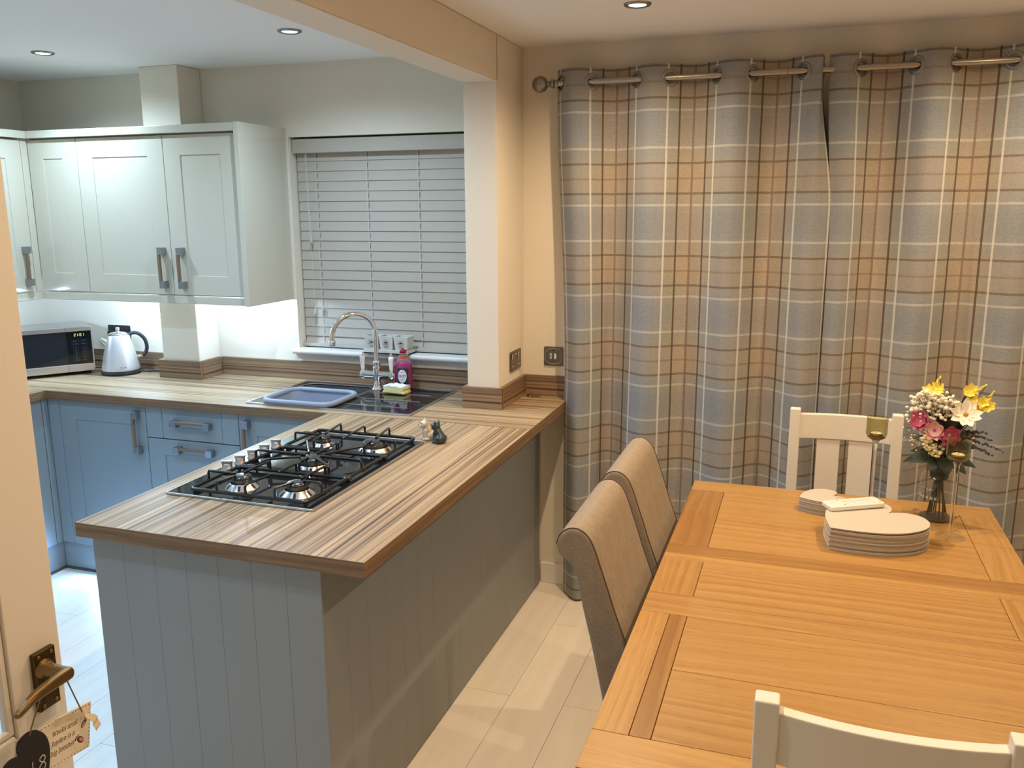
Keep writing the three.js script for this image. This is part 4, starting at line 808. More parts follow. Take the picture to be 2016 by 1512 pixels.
// ---------- scroll back fabric chairs ----------
{
  const t = thing('dining_chair', 'grey beige fabric dining chair with rolled top, the one nearer the camera', 'chair', [0.80, 0, 1.60]);
  const ox = -0.80, P = [[0.828, 0.754], [0.811, 0.800], [0.794, 0.852], [0.776, 0.905], [0.758, 0.956], [0.742, 0.984], [0.718, 0.999], [0.692, 0.996], [0.673, 0.979], [0.665, 0.955], [0.672, 0.930], [0.690, 0.914], [0.703, 0.903], [0.712, 0.886], [0.721, 0.850], [0.731, 0.800], [0.757, 0.690], [0.783, 0.564], [0.800, 0.470], [0.806, 0.420]];
  const s = new THREE.Shape(); s.moveTo(0.925 + ox, 0.41); s.lineTo(0.925 + ox, 0.47); s.splineThru([[0.895, 0.560], [0.860, 0.665], ...P].map(p => new THREE.Vector2(p[0] + ox, p[1]))); s.lineTo(0.806 + ox, 0.41); s.closePath();
  const fuv = g => uvGrain(g, 'y', 0.10, 0.10);
  obj('backrest', fuv(extrude(s, 0.40, 0.010, 3, 5).translate(0, 0, -0.20)), M.linen, t);
  const edge = z => new THREE.CatmullRomCurve3([[0.925, 0.47], [0.895, 0.560], [0.860, 0.665], ...P.slice(0, 10)].map(p => V(p[0] + ox, p[1], z)));
  for (const z of [0.1955, -0.1955]) { const c = edge(z); obj('seam', new THREE.TubeGeometry(c, 60, 0.0013, 5), M.seam, t); }
  obj('seat', fuv(new RoundedBoxGeometry(0.40, 0.085, 0.43, 3, 0.02).translate(0.305, 0.445, 0)), M.linen, t);
  obj('seat_frame', bx(0.04, 0.48, 0.375, 0.404, -0.19, 0.19, 0.003), M.oakDark, t);
  for (const z of [-0.165, 0.165]) { obj('leg', uvGrain(bx(0.435, 0.475, 0, 0.40, z - 0.02, z + 0.02, 0.003), 'y', 1.6, 0.5), M.oakDark, t); const l = obj('leg', uvGrain(bx(-0.02, 0.02, -0.415, 0, -0.02, 0.02, 0.003), 'y', 1.6, 0.5), M.oakDark, t); l.position.set(0.05, 0.415, z); l.rotation.z = -0.05; }
  copyOf(t, [0.80, 0, 1.13], 0, 'grey beige fabric dining chair with rolled top, the one nearer the curtains').userData.group = undefined;
}
// ---------- white ladder back chairs at the table ends ----------
{
  const t = thing('dining_chair', 'white wooden chair with two broad slats at the far table end before the curtains', 'chair', [1.3665, 0, 0.372]);
  const arc = (x0, x1, th, sag) => { const n = 14, s = new THREE.Shape(), z = x => -sag * (1 - (x / 0.16) ** 2); for (let i = 0; i <= n; i++) { const x = x0 + (x1 - x0) * i / n; i ? s.lineTo(x, -(z(x) + th / 2)) : s.moveTo(x, -(z(x) + th / 2)); } for (let i = n; i >= 0; i--) { const x = x0 + (x1 - x0) * i / n; s.lineTo(x, -(z(x) - th / 2)); } s.closePath(); return s; };
  const curved = (x0, x1, y0, y1, th, sag, b = 0.0025) => extrude(arc(x0, x1, th, sag), y1 - y0, b, 2).rotateX(-Math.PI / 2).translate(0, y0, 0);
  const lean = 0.035;                                     // the back leans out towards the top
  const upr = new THREE.Group(); 
  const rear = g => { g = clean(g); const p = g.attributes.position; for (let i = 0; i < p.count; i++) { const y = p.getY(i); if (y > 0.44) p.setZ(i, p.getZ(i) - lean * (y - 0.44) / 0.56); else p.setZ(i, p.getZ(i) - 0.03 * (0.44 - y) / 0.44); } return g; };
  for (const x of [-0.1775, 0.1775]) { const a = bx(x - 0.019, x + 0.019, 0.44, 1.0, -0.018, 0.018, 0.004), b = bx(x - 0.019, x + 0.019, 0, 0.4401, -0.018, 0.018, 0.003); obj('back_post', [rear(a), rear(b)], M.whiteWood, t); }
  obj('top_rail', rear(curved(-0.160, 0.160, 0.888, 0.981, 0.024, 0.021)), M.whiteWood, t);
  obj('lower_rail', rear(curved(-0.160, 0.160, 0.520, 0.570, 0.020, 0.021)), M.whiteWood, t);
  for (const [a, b] of [[-0.095, -0.014], [0.018, 0.099]]) obj('slat', rear(curved(a, b, 0.568, 0.890, 0.012, 0.021, 0.0015)), M.whiteWood, t);
  obj('seat', new RoundedBoxGeometry(0.43, 0.035, 0.42, 2, 0.01).translate(0, 0.455, 0.205), M.oak, t);
  for (const x of [-0.19, 0.19]) { obj('leg', bx(x - 0.02, x + 0.02, 0, 0.44, 0.36, 0.40, 0.003), M.whiteWood, t); obj('seat_rail', bx(x - 0.011, x + 0.011, 0.385, 0.438, 0.018, 0.36), M.whiteWood, t); }
  obj('seat_rail', bx(-0.17, 0.17, 0.385, 0.438, 0.369, 0.391), M.whiteWood, t); obj('stretcher', bx(-0.16, 0.16, 0.20, 0.235, 0.37, 0.39), M.whiteWood, t);
  copyOf(t, [1.3535, 0, 2.362], Math.PI, 'white painted wooden chair seen from behind at the near end of the table').userData.group = undefined;
}

// ---------- on the table ----------
function heartShape(L, Wd) {                              // tip at 0,0, axis along +x
  const s = new THREE.Shape(), w = Wd / 2; s.moveTo(0, 0);
  s.bezierCurveTo(L * 0.20, w * 0.62, L * 0.42, w * 1.05, L * 0.72, w * 1.0); s.bezierCurveTo(L * 0.92, w * 0.96, L * 1.06, w * 0.55, L * 0.97, w * 0.24); s.bezierCurveTo(L * 0.93, w * 0.10, L * 0.86, w * 0.03, L * 0.80, 0);
  s.bezierCurveTo(L * 0.86, -w * 0.03, L * 0.93, -w * 0.10, L * 0.97, -w * 0.24); s.bezierCurveTo(L * 1.06, -w * 0.55, L * 0.92, -w * 0.96, L * 0.72, -w); s.bezierCurveTo(L * 0.42, -w * 1.05, L * 0.20, -w * 0.62, 0, 0);
  return s;
}
{
  const ORD = ['top', 'second', 'third', 'fourth', 'fifth', 'sixth', 'seventh', 'eighth', 'ninth', 'tenth', 'eleventh', 'twelfth', 'thirteenth', 'fourteenth', 'fifteenth'];
  const stack = (n, L, Wd, x, z, ang, name, labels, cat, group, thick) => {
    const sh = heartShape(L, Wd), core = extrude(sh, thick - 0.0012, 0.0004, 1, 14).rotateX(-Math.PI / 2), face = extrude(sh, 0.0009, 0.0002, 1, 14).rotateX(-Math.PI / 2).translate(0, thick - 0.0012, 0);
    let y = TY;
    for (let i = 0; i < n; i++) {
      const topm = i === n - 1, t = thing(name, topm ? labels[0] : i === 0 ? labels[2] : labels[1].replace('#', ORD[n - 1 - i]), cat, [x + rr(-0.0015, 0.0015), y + 0.0002, z + rr(-0.0015, 0.0015)], ang + rr(-0.006, 0.006), group);
      obj('core', core, L < 0.2 && i === n - 4 ? M.matGrey : i % 3 === 1 ? M.matEdge2 : M.matEdge, t); obj('top_face', face, M.matGrey, t);
      y += thick + 0.0001; if (topm && L > 0.2) { t.position.y += 0.0022; t.rotation.z = 0.008; t.rotation.y = ang; }
    }
  };
  stack(15, 0.300, 0.285, 1.304, 1.158, 0.80, 'placemat', ['topmost grey heart shaped placemat of the tall stack, under the remote control', 'grey heart shaped placemat, # from the top of the tall stack on the table', 'lowest grey heart shaped placemat of the tall stack, lying on the table'], 'placemat', 'heart shaped placemats in the tall stack', 0.0043);
  stack(10, 0.142, 0.140, 1.217, 0.838, 0.42, 'coaster', ['topmost grey heart shaped coaster of the small stack behind the remote', 'small grey heart shaped coaster, # from the top of the small stack behind the remote', 'lowest grey heart shaped coaster of the small stack, lying on the table'], 'coaster', 'heart shaped coasters in the small stack', 0.0045);
  const pr = canvasTex(512, 160, (g, w, h) => { g.fillStyle = '#d8d4cc'; g.fillRect(0, 0, w, h); g.fillStyle = '#9a948a'; for (let r = 0; r < 5; r++) for (let c = 0; c < 14; c++) g.fillRect(150 + c * 22, 24 + r * 24, 14, 10); g.fillStyle = '#2c2826'; g.fillRect(112, 12, 22, 12); g.fillRect(128, 132, 20, 12); g.fillRect(488, 128, 14, 14); g.fillStyle = '#b03020'; g.fillRect(486, 18, 16, 12); g.fillStyle = '#a8a298'; g.fillRect(34, 66, 46, 6); });
  const r = thing('remote_control', 'white remote control lying across the top of the heart shaped placemats', 'remote control', [1.374, TY + 0.0705, 0.958]); r.rotation.set(0, 0.49, 0.02, 'YXZ');
  obj('case', new RoundedBoxGeometry(0.176, 0.0165, 0.060, 2, 0.005).translate(0, 0.0085, 0), M.remote, r);
  const f = obj('keypad_print', new THREE.PlaneGeometry(0.166, 0.052).rotateX(-Math.PI / 2).translate(0, 0.01695, 0), std(0xffffff, 0.45, { map: pr }), r);
  const keys = []; for (let a = 0; a < 4; a++) for (let b = 0; b < 10; b++) keys.push(bx(-0.034 + b * 0.0105, -0.028 + b * 0.0105, 0.0168, 0.0176, -0.017 + a * 0.0105, -0.012 + a * 0.0105));
  obj('keys', keys, M.remote, r).userData.kind = 'stuff';
}
{
  const holder = (label, x, z, cup) => {
    const t = thing('candle_holder', label, 'candle holder', [x, TY, z]);
    obj('foot', lathe([[0, 0.0015], [0.038, 0.001], [0.042, 0.002], [0.042, 0.004], [0.030, 0.006], [0.010, 0.012], [0.0065, 0.020]], 40), M.glass, t);
    obj('stem', lathe([[0.0065, 0.020], [0.0050, 0.05], [0.0048, 0.15], [0.0055, 0.20], [0.0085, 0.228], [0.015, 0.240]], 24), M.stemGlass, t);
    obj('cup_base', lathe([[0, 0.2405], [0.020, 0.2405], [0.027, 0.246], [0.024, 0.249], [0, 0.249]], 32), M.oliveThick, t);
    obj('cup', lathe([[0.020, 0.2415], [0.029, 0.247], [0.0325, 0.258], [0.0325, 0.311], [0.0310, 0.311], [0.0308, 0.259], [0.027, 0.250]], 40), cup, t);
    const c = thing('tealight', label.includes('tall stack') ? 'white tealight in the olive glass cup behind the remote control' : 'white tealight in the olive glass cup in front of the flowers', 'candle', [x, TY + 0.2492, z]);
    obj('tin', lathe([[0, 0], [0.0185, 0], [0.019, 0.011], [0.0185, 0.011], [0.0180, 0.010]], 32), M.steel, c);
    obj('wax', lathe([[0.0182, 0.0098], [0.010, 0.0094], [0, 0.0100]], 32), M.wax, c); obj('wick', cyl(0.0007, 0.0007, 0.006, 0, 0.012, 0, 6), M.black, c);
  };
  holder('tall stemmed glass candle holder with an olive cup, behind the tall stack of placemats', 1.440, 0.760, M.olive);
  holder('tall stemmed glass candle holder with an olive cup, in front of the vase of flowers', 1.649, 0.950, M.olive);
}
{
  const VX = 1.630, VZ = 0.780;
  const v = thing('vase', 'clear glass storage bottle used as a vase, printed with white letters', 'vase', [VX, TY, VZ]);
  obj('glass_body', lathe([[0, 0.004], [0.046, 0.003], [0.052, 0.008], [0.0535, 0.016], [0.0535, 0.128], [0.050, 0.142], [0.036, 0.156], [0.030, 0.163], [0.029, 0.190], [0.033, 0.197]], 48), M.glass, v);
  obj('glass_foot', lathe([[0, 0.0015], [0.045, 0.0015], [0.050, 0.006], [0.044, 0.010], [0, 0.010]], 40), phy(rgb(0.45, 0.45, 0.40), 0.05, { transmission: 0.9, thickness: 0 }), v);

  const lt = (txt, hpx) => canvasTex(512, 96, (g, w, h) => { g.clearRect(0, 0, w, h); g.fillStyle = '#ffffff'; g.font = `bold ${hpx}px sans-serif`; g.textAlign = 'center'; const n = txt.length; txt.split('').forEach((c, i) => g.fillText(c, (i + 0.5) * w / n, h * 0.82)); });
  for (const [txt, y, hh, a, span, px] of [['STORAGE', 0.080, 0.0150, -0.95, 1.7, 74], ['STORE', 0.108, 0.0095, -0.75, 0.9, 66]]) {
    const map = lt(txt, px), m = new THREE.MeshStandardMaterial({ color: rgb(0.75, 0.73, 0.68), roughness: 0.6, alphaMap: null, map, transparent: true });
    obj('printed_lettering', new THREE.CylinderGeometry(0.0538, 0.0538, hh, 24, 1, true, a - span / 2, span).translate(0, y, 0), m, v);
  }
  // bouquet: bound stems standing in the vase
  const b = thing('flower_bouquet', 'bunch of artificial white, yellow and pink flowers with dark leaves standing in the glass vase', 'flowers', [VX, TY, VZ]);
  const G = { stem: std(rgb(0.045, 0.055, 0.030), 0.6), leaf: std(rgb(0.022, 0.032, 0.018), 0.55, { side: THREE.DoubleSide }), white: std(rgb(0.86, 0.80, 0.66), 0.7, { side: THREE.DoubleSide }), yellow: std(rgb(0.88, 0.70, 0.09), 0.7, { side: THREE.DoubleSide }), pink: std(rgb(0.52, 0.10, 0.20), 0.7, { side: THREE.DoubleSide }), pale: std(rgb(0.80, 0.48, 0.46), 0.7, { side: THREE.DoubleSide }), cream: std(rgb(0.80, 0.70, 0.40), 0.7, { side: THREE.DoubleSide }), dark: std(rgb(0.085, 0.06, 0.065), 0.7), gold: std(rgb(0.50, 0.27, 0.05), 0.7) };
  const petal = (L, W, bend, cup = 0.25, n = 5) => { const pos = [], idx = [], uv = []; for (let i = 0; i <= n; i++) { const t = i / n, w = W * Math.sin(Math.PI * Math.pow(t * 0.94 + 0.05, 0.75)) * 0.5; for (let j = -2; j <= 2; j++) { const x = w * j / 2; pos.push(x, t * L * Math.cos(bend * t), t * t * L * Math.sin(bend) * 0.8 + cup * (x * x) / (W * 0.5)); uv.push(j / 4 + 0.5, t); } } for (let i = 0; i < n; i++) for (let j = 0; j < 4; j++) { const a = i * 5 + j; idx.push(a, a + 1, a + 5, a + 5, a + 1, a + 6); } const g = new THREE.BufferGeometry(); g.setAttribute('position', new THREE.Float32BufferAttribute(pos, 3)); g.setAttribute('uv', new THREE.Float32BufferAttribute(uv, 2)); g.setIndex(idx); g.computeVertexNormals(); return clean(g); };
  const aim = (g, p, d) => g.applyQuaternion(new THREE.Quaternion().setFromUnitVectors(V(0, 0, 1), V(...d).normalize())).translate(...p);
  // stems gathered at the neck
  const neck = [0, 0.20, 0], stems = [];
  for (let i = 0; i < 13; i++) { const a = i / 13 * 6.283 + 0.3, r = rr(0.018, 0.040); stems.push(tube([[Math.cos(a) * r, 0.014, Math.sin(a) * r], [Math.cos(a) * 0.014, 0.10, Math.sin(a) * 0.014], [Math.cos(a) * 0.007, 0.17, Math.sin(a) * 0.007]], 0.0021, 14, 6)); }
  obj('stems', stems, G.stem, b).userData.kind = 'stuff';
  obj('binding', lathe([[0, 0.128], [0.022, 0.130], [0.027, 0.140], [0.027, 0.198], [0.024, 0.206], [0, 0.206]], 24), G.leaf, b);
  const up = [], heads = {};
  const stalk = (p, r = 0.0014) => up.push(tube([[p[0] * 0.08, 0.195, p[2] * 0.08], [p[0] * 0.45, 0.195 + (p[1] - 0.195) * 0.55, p[2] * 0.5], p], r, 12, 5));
  const bloom = (name, p, d, n, L, W, bend, mat, cm, cr, rings = 1) => {
    stalk([p[0] - d[0] * 0.008, p[1] - d[1] * 0.008, p[2] - d[2] * 0.008]);
    const f = obj(name, aim(new THREE.SphereGeometry(cr, 10, 8).scale(1, 1, 0.7), p, d), cm, b);
    for (let k = 0; k < rings; k++) for (let i = 0; i < n; i++) obj('petal', aim(petal(L * (1 - 0.18 * k) * rr(0.9, 1.08), W, bend + 0.35 * k + rr(-0.12, 0.12)).translate(0, cr * 0.5, 0).rotateZ(i / n * 6.283 + k * 0.4 + rr(-0.1, 0.1)), p, d), mat, f);
  };
  bloom('daisy_flower', [0.050, 0.352, 0.040], [0.05, 0.55, 0.8], 9, 0.050, 0.028, 0.45, G.white, G.gold, 0.008);
  bloom('pink_flower', [-0.072, 0.322, 0.042], [-0.5, 0.35, 0.8], 7, 0.036, 0.030, 0.55, G.pink, G.pale, 0.005, 2);
  bloom('pink_flower', [-0.034, 0.300, 0.058], [-0.2, 0.1, 1], 7, 0.034, 0.028, 0.55, G.pale, G.pink, 0.005, 2);
  bloom('pink_flower', [0.008, 0.288, 0.060], [0.15, 0.0, 1], 7, 0.036, 0.030, 0.55, G.pink, G.pale, 0.005, 2);
  const yellow = (p, tip, n) => { for (let i = 0; i < n; i++) bloom('yellow_flower', [p[0] + rr(-0.016, 0.016), p[1] + rr(-0.014, 0.014), p[2] + rr(-0.01, 0.015)], [rr(-0.5, 0.6), rr(0.2, 0.9), 0.8], 6, 0.022, 0.016, 0.5, G.yellow, G.yellow, 0.0035); const buds = []; for (let i = 0; i < 11; i++) { const t = i / 10, q = [p[0] + (tip[0] - p[0]) * t + rr(-0.004, 0.004) * (1.3 - t), p[1] + (tip[1] - p[1]) * t, p[2] + rr(-0.004, 0.004)]; buds.push(new THREE.SphereGeometry(0.0048 - 0.0018 * t, 7, 5).translate(...q)); } obj('bud_spike', buds, G.yellow, b).userData.kind = 'stuff'; stalk([tip[0], tip[1] - 0.005, p[2]], 0.001); };
  yellow([0.066, 0.410, 0.005], [0.103, 0.440, 0], 4); yellow([0.104, 0.378, 0.010], [0.125, 0.422, 0], 6); yellow([-0.040, 0.418, 0.005], [-0.024, 0.458, 0], 3);
  const white = [], twig = [];
  for (let i = 0; i < 190; i++) { const a = rr(0, 6.283), r = Math.sqrt(rnd()), c = i < 125 ? [-0.036, 0.372, 0.022, 0.066, 0.050] : i < 165 ? [-0.072, 0.345, 0.010, 0.042, 0.060] : [-0.085, 0.270, 0.020, 0.040, 0.045]; const p = [c[0] + Math.cos(a) * r * c[3], c[1] + Math.sin(a) * r * c[4], c[2] + rr(-0.025, 0.028)], s = i < 165 ? rr(0.0042, 0.0080) : rr(0.002, 0.004); white.push(new THREE.IcosahedronGeometry(s, 1).scale(1, 0.85, 1).translate(...p)); if (i % 3 === 0) twig.push(tube([[-0.01, 0.23, 0], [p[0] * 0.6, 0.28 + (p[1] - 0.28) * 0.5, p[2] * 0.5], p], 0.0006, 6, 4)); }
  obj('white_spray', white, G.white, b).userData.kind = 'stuff'; obj('twigs', twig, G.stem, b).userData.kind = 'stuff';
  const cream = []; for (let i = 0; i < 80; i++) { const t = rnd(), p = [-0.066 + 0.048 * t + rr(-0.016, 0.016) * (0.5 + t), 0.276 - 0.050 * t + rr(-0.013, 0.013), 0.050 + rr(-0.012, 0.012)]; cream.push(new THREE.IcosahedronGeometry(rr(0.0036, 0.0068), 1).scale(1, 0.8, 1).translate(...p)); }
  obj('cream_blossom', cream, G.cream, b).userData.kind = 'stuff';
  const lav = []; for (const [x0, y0, x1, y1, z] of [[0.055, 0.286, 0.135, 0.278, 0.02], [0.060, 0.276, 0.160, 0.248, 0.03], [0.055, 0.262, 0.132, 0.236, 0.035], [0.060, 0.290, 0.120, 0.296, 0.01], [0.0, 0.385, 0.012, 0.415, 0.01], [0.020, 0.365, 0.030, 0.392, 0.015]]) { for (let i = 0; i < 22; i++) { const t = i / 21; lav.push(new THREE.IcosahedronGeometry(rr(0.0034, 0.0060) * (1.1 - 0.4 * t), 0).translate(x0 + (x1 - x0) * t + rr(-0.003, 0.003), y0 + (y1 - y0) * t + rr(-0.003, 0.003) - 0.006 * t * t, z + rr(-0.003, 0.003))); } stalk([x0, y0, z], 0.0012); }
  obj('lavender_spikes', lav, G.dark, b).userData.kind = 'stuff';
  const leaf = (p, d, L, W, roll = 0, bend = 0.5) => { const m = new THREE.Matrix4(), y = V(...d).normalize(), z0 = V(0.1, 0.75, 0.65), x = y.clone().cross(z0).normalize(), z = x.clone().cross(y).normalize(); m.makeBasis(x, y, z).setPosition(...p); obj('leaf', petal(L, W, -bend, 0.2, 6).rotateY(roll).applyMatrix4(m), G.leaf, b); };
  for (const [a, L, W, yy, k] of [[3.2, 0.105, 0.036, 0.205, -0.05], [2.8, 0.09, 0.040, 0.215, 0.15], [3.6, 0.085, 0.040, 0.205, 0.0], [4.2, 0.07, 0.045, 0.20, -0.15], [4.9, 0.07, 0.050, 0.20, -0.2], [5.5, 0.08, 0.045, 0.20, -0.1], [6.0, 0.095, 0.040, 0.205, 0.0], [0.3, 0.10, 0.036, 0.21, 0.35], [5.8, 0.09, 0.034, 0.23, 0.5], [0.1, 0.09, 0.030, 0.24, 0.75], [3.0, 0.085, 0.036, 0.235, 0.6], [4.0, 0.075, 0.045, 0.24, 0.7], [4.8, 0.075, 0.045, 0.25, 0.9], [5.3, 0.075, 0.04, 0.255, 1.0], [2.2, 0.08, 0.04, 0.24, 0.8], [1.2, 0.08, 0.04, 0.24, 0.8], [3.4, 0.07, 0.04, 0.28, 1.2], [5.0, 0.07, 0.04, 0.29, 1.3], [1.6, 0.09, 0.05, 0.25, 1.0], [2.6, 0.09, 0.05, 0.26, 1.3], [0.6, 0.085, 0.05, 0.26, 1.2], [4.4, 0.06, 0.05, 0.30, 2.0], [5.6, 0.065, 0.05, 0.28, 1.6], [3.8, 0.06, 0.045, 0.27, 1.7], [0.0, 0.08, 0.04, 0.29, 1.2]]) leaf([Math.cos(a) * 0.014, yy, -Math.sin(a) * 0.014], [Math.cos(a), k, -Math.sin(a)], L, W);
  obj('stalks', up, G.stem, b).userData.kind = 'stuff';
}

// ---------- the open glazed door and the sign on its handle ----------
{
  const d = structGroup('door_1'), x1 = 0.088, x0 = 0.053, z0 = 2.697, z1 = 3.459, y0 = 0.008, y1 = 1.985, st = 0.094;
  for (const [a, b] of [[z0, z0 + st], [z1 - st, z1]]) obj('stile', bx(x0, x1, y0, y1, a, b, 0.0025), M.doorPaint, d);
  obj('rail', bx(x0, x1, y0, 0.300, z0 + st, z1 - st), M.doorPaint, d); obj('rail', bx(x0, x1, 1.885, y1, z0 + st, z1 - st), M.doorPaint, d);
  const a = z0 + st, b = z1 - st, p = 0.317, q = (b - a) / 3;
  for (let i = 1; i < 5; i++) obj('glazing_bar', bx(x0 + 0.002, x1 - 0.001, 0.300 + i * p - 0.020, 0.300 + i * p + 0.020, a, b, 0.006), M.doorPaint, d);
  for (let i = 1; i < 3; i++) obj('glazing_bar', bx(x0 + 0.003, x1 - 0.002, 0.300, 1.885, a + q * i - 0.020, a + q * i + 0.020, 0.006), M.doorPaint, d);
  for (let i = 0; i < 5; i++) for (let j = 0; j < 3; j++) {
    const ya = 0.300 + i * p + (i ? 0.020 : 0), yb = 0.300 + (i + 1) * p - (i < 4 ? 0.020 : 0), za = a + j * q + (j ? 0.020 : 0), zb = a + (j + 1) * q - (j < 2 ? 0.020 : 0);
    obj('pane', bx(0.0685, 0.0725, ya, yb, za, zb), M.pane, d);
    const s = rectShape(za, zb, ya, yb); s.holes.push(rectShape(za + 0.013, zb - 0.013, ya + 0.013, yb - 0.013, 0, THREE.Path));
    const g = clean(extrude(s, 0.010, 0.003)); g.rotateY(-Math.PI / 2); obj('glazing_bead', g.translate(0.0835, 0, 0), M.doorPaint, d);
  }
  // lever handle
  const h = new THREE.Group(); h.name = 'handle'; d.add(h);
  obj('backplate', extrude(rectShape(-0.0195, 0.0195, -0.049, 0.049, 0.001), 0.010, 0.0018, 2).rotateY(Math.PI / 2).translate(x1, 1.021, 2.7355), M.brassDark, h);
  obj('lever', [lathe([[0.0165, 0], [0.0155, 0.004], [0.0115, 0.010], [0.0105, 0.030], [0.0100, 0.048]], 24).rotateZ(-Math.PI / 2).translate(x1 + 0.0095, 1.040, 2.7395), (() => {
    // flat strap, deep at the neck and thinning to a curled tip; local x runs along the lever (world z), local y up
    const q = new THREE.Shape(); q.moveTo(0.000, 0.0105); q.bezierCurveTo(-0.012, 0.0105, -0.014, -0.010, -0.002, -0.0105);
    q.bezierCurveTo(0.020, -0.0112, 0.040, -0.0100, 0.060, -0.0115); q.bezierCurveTo(0.075, -0.0125, 0.088, -0.0185, 0.098, -0.0165); q.bezierCurveTo(0.107, -0.0145, 0.106, -0.0060, 0.099, -0.0055);
    q.bezierCurveTo(0.090, -0.0055, 0.080, 0.0010, 0.064, 0.0040); q.bezierCurveTo(0.045, 0.0075, 0.020, 0.0105, 0.000, 0.0105);
    const g = clean(extrude(q, 0.0125, 0.0040, 3, 10)), ps = g.attributes.position;
    for (let i = 0; i < ps.count; i++) { const x = ps.getX(i); ps.setZ(i, ps.getZ(i) * (1 - 0.25 * x / 0.1) - 0.006 * Math.pow(Math.max(0, x - 0.05) / 0.05, 2)); }
    g.computeVertexNormals(); return g.rotateY(-Math.PI / 2).translate(0.1500, 1.0405, 2.7395);
  })()], M.brass, h);
  for (const [y, z] of [[1.0625, 2.7235], [1.0625, 2.7475], [0.9795, 2.7235], [0.9795, 2.7475]]) obj('screw', lathe([[0.0032, 0], [0.0030, 0.0012], [0, 0.0016]], 12).rotateZ(-Math.PI / 2).translate(x1 + 0.0099, y, z), M.brass, h);
  // door lining on the hinge side
  struct('trim_1', bx(0.0455, 0.054, 0, 2.03, 3.462, 3.60), M.trim); 
}
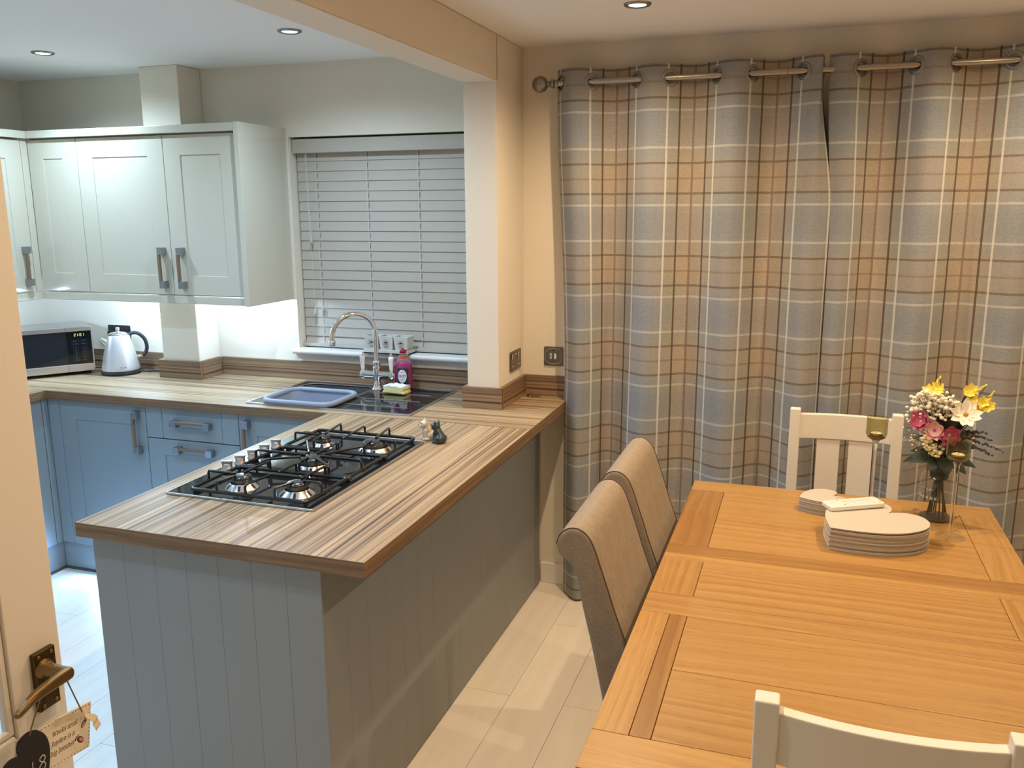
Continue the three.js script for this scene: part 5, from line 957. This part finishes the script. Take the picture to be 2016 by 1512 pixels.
{
  const w = 0.139, h = 0.079;
  const map = canvasTex(1024, 582, (g, W, Hh) => {
    g.fillStyle = '#f0e2ca'; g.fillRect(0, 0, W, Hh); g.fillStyle = '#2a1c12';
    for (let x = 20; x < W - 20; x += 48) { g.fillRect(x, 14, 20, 9); g.fillRect(x, Hh - 24, 20, 9); } for (let y = 30; y < Hh - 30; y += 48) { g.fillRect(14, y, 9, 18); g.fillRect(W - 24, y, 9, 18); }
    g.fillStyle = '#33231a'; g.textAlign = 'left'; g.font = 'italic 70px serif';
    const line = (t, x, y) => { g.save(); g.translate(x, y); g.scale(0.92, 1.15); g.fillText(t, 0, 0); g.strokeStyle = '#33231a'; g.lineWidth = 2; g.strokeText(t, 0, 0); g.restore(); };
    line('Weeks until', 458, 190); line('Jayden is a', 458, 310); line('big brother', 446, 430);
    // a pair of little footprints
    const foot = (x, y, s, a) => { g.save(); g.translate(x, y); g.rotate(a); g.fillStyle = '#5a3424'; g.beginPath(); g.ellipse(0, 0, 34 * s, 62 * s, 0, 0, 7); g.fill(); g.fillStyle = '#c49a80'; g.beginPath(); g.ellipse(6 * s, 12 * s, 20 * s, 40 * s, 0, 0, 7); g.fill(); g.fillStyle = '#3a2016'; for (let i = 0; i < 5; i++) { g.beginPath(); g.arc((-30 + i * 15) * s, (-70 - 8 * Math.sin(i * 0.9)) * s, (11 - i) * s, 0, 7); g.fill(); } g.restore(); };
    foot(925, 235, 0.9, 0.6); foot(880, 420, 1.05, -0.8);
  });
  const s = thing('hanging_sign', 'small cream wooden sign with a black chalk heart, hanging from the door handle', 'sign', [0.128, 0.930, 2.763]); s.rotation.set(0.06, Math.PI / 2 - 0.02, -0.11, 'YXZ');
  obj('board', bx(-w / 2, w / 2, -h / 2, h / 2, -0.004, 0, 0.0008), std(rgb(0.74, 0.62, 0.44), 0.6), s);
  const f = obj('printed_face', new THREE.PlaneGeometry(w - 0.001, h - 0.001).translate(0, 0, 0.0003), std(0xffffff, 0.6, { map }), s);
  const hs = extrude(heartShape(0.090, 0.082), 0.003, 0.0006, 1, 14).rotateZ(2.42).translate(-0.012, -0.034, 0.0003);
  obj('chalk_heart', hs, std(rgb(0.012, 0.011, 0.010), 0.75), s);
  const chalk = std(rgb(0.62, 0.58, 0.54), 0.95), cz = 0.0036, ch = (p) => tube(p.map(([x, y]) => [x, y, cz]), 0.0009, 24, 5);
  obj('chalk_mark', [ch([[-0.0440, -0.0060], [-0.0435, -0.018], [-0.0420, -0.032]])], chalk, s);
  obj('chalk_mark', [ch([[-0.0250, -0.0040], [-0.0310, -0.0075], [-0.0300, -0.0125], [-0.0240, -0.0160], [-0.0200, -0.0220], [-0.0240, -0.0290], [-0.0310, -0.0270], [-0.0300, -0.0200], [-0.0230, -0.0140], [-0.0215, -0.0085], [-0.0250, -0.0040]])], chalk, s);
  const toL = (x, y, z) => { s.updateMatrixWorld(true); return s.worldToLocal(V(x, y, z)); };
  const twine = std(rgb(0.26, 0.15, 0.08), 0.9), hl = V(-0.052, 0.030, 0.001), hr = V(0.055, 0.020, 0.001);
  const la = toL(0.142, 1.028, 2.790), lb = toL(0.146, 1.033, 2.744);
  obj('twine', [tube([V(-0.052, 0.028, -0.005), hl, hl.clone().lerp(la, 0.5), la, toL(0.142, 1.040, 2.787)], 0.0011, 30, 6), tube([V(0.055, 0.018, -0.005), hr, hr.clone().lerp(lb, 0.5), lb, toL(0.144, 1.042, 2.744)], 0.0011, 30, 6)], twine, s);
  for (const p of [hl, hr]) obj('hole', cyl(0.0022, 0.0022, 0.0008, 0, 0, 0, 12).rotateX(Math.PI / 2).translate(p.x, p.y, 0.0005), M.black, s);
  const rib = (pts, wd) => { const g = new THREE.BufferGeometry(), pos = [], idx = [], c = new THREE.CatmullRomCurve3(pts.map(p => V(...p))); for (let i = 0; i <= 16; i++) { const p = c.getPoint(i / 16), t = c.getTangent(i / 16), n = V(-t.y, t.x, 0).normalize(), k = wd * (0.35 + 0.65 * Math.sin(Math.min(1, i / 9) * Math.PI / 2)) / 2; for (const e of [0.0003, -0.0003]) pos.push(p.x + n.x * k, p.y + n.y * k, p.z + e + 0.001 * Math.sin(i), p.x - n.x * k, p.y - n.y * k, p.z + e + 0.001 * Math.sin(i) + 0.002); } for (let i = 0; i < 16; i++) { const a = i * 4, b = a + 4; idx.push(a, a + 1, b, b, a + 1, b + 1, a + 2, b + 2, a + 3, b + 2, b + 3, a + 3); } g.setAttribute('position', new THREE.Float32BufferAttribute(pos, 3)); g.setIndex(idx); g.computeVertexNormals(); return clean(g); };
  const ribbon = std(rgb(0.80, 0.68, 0.46), 0.7);
  obj('ribbon_tail', rib([[0.050, 0.025, 0.006], [0.032, 0.036, 0.013], [0.012, 0.040, 0.011], [-0.010, 0.041, 0.008]], 0.012), ribbon, s);
  obj('ribbon_tail', rib([[0.052, 0.024, 0.006], [0.064, 0.016, 0.010], [0.072, 0.004, 0.008], [0.080, -0.010, 0.006]], 0.013), ribbon, s);
  obj('ribbon_knot', new THREE.SphereGeometry(0.0042, 12, 8).scale(1.1, 0.8, 0.8).translate(0.051, 0.024, 0.004), ribbon, s);
}

renderer.render(scene, camera);
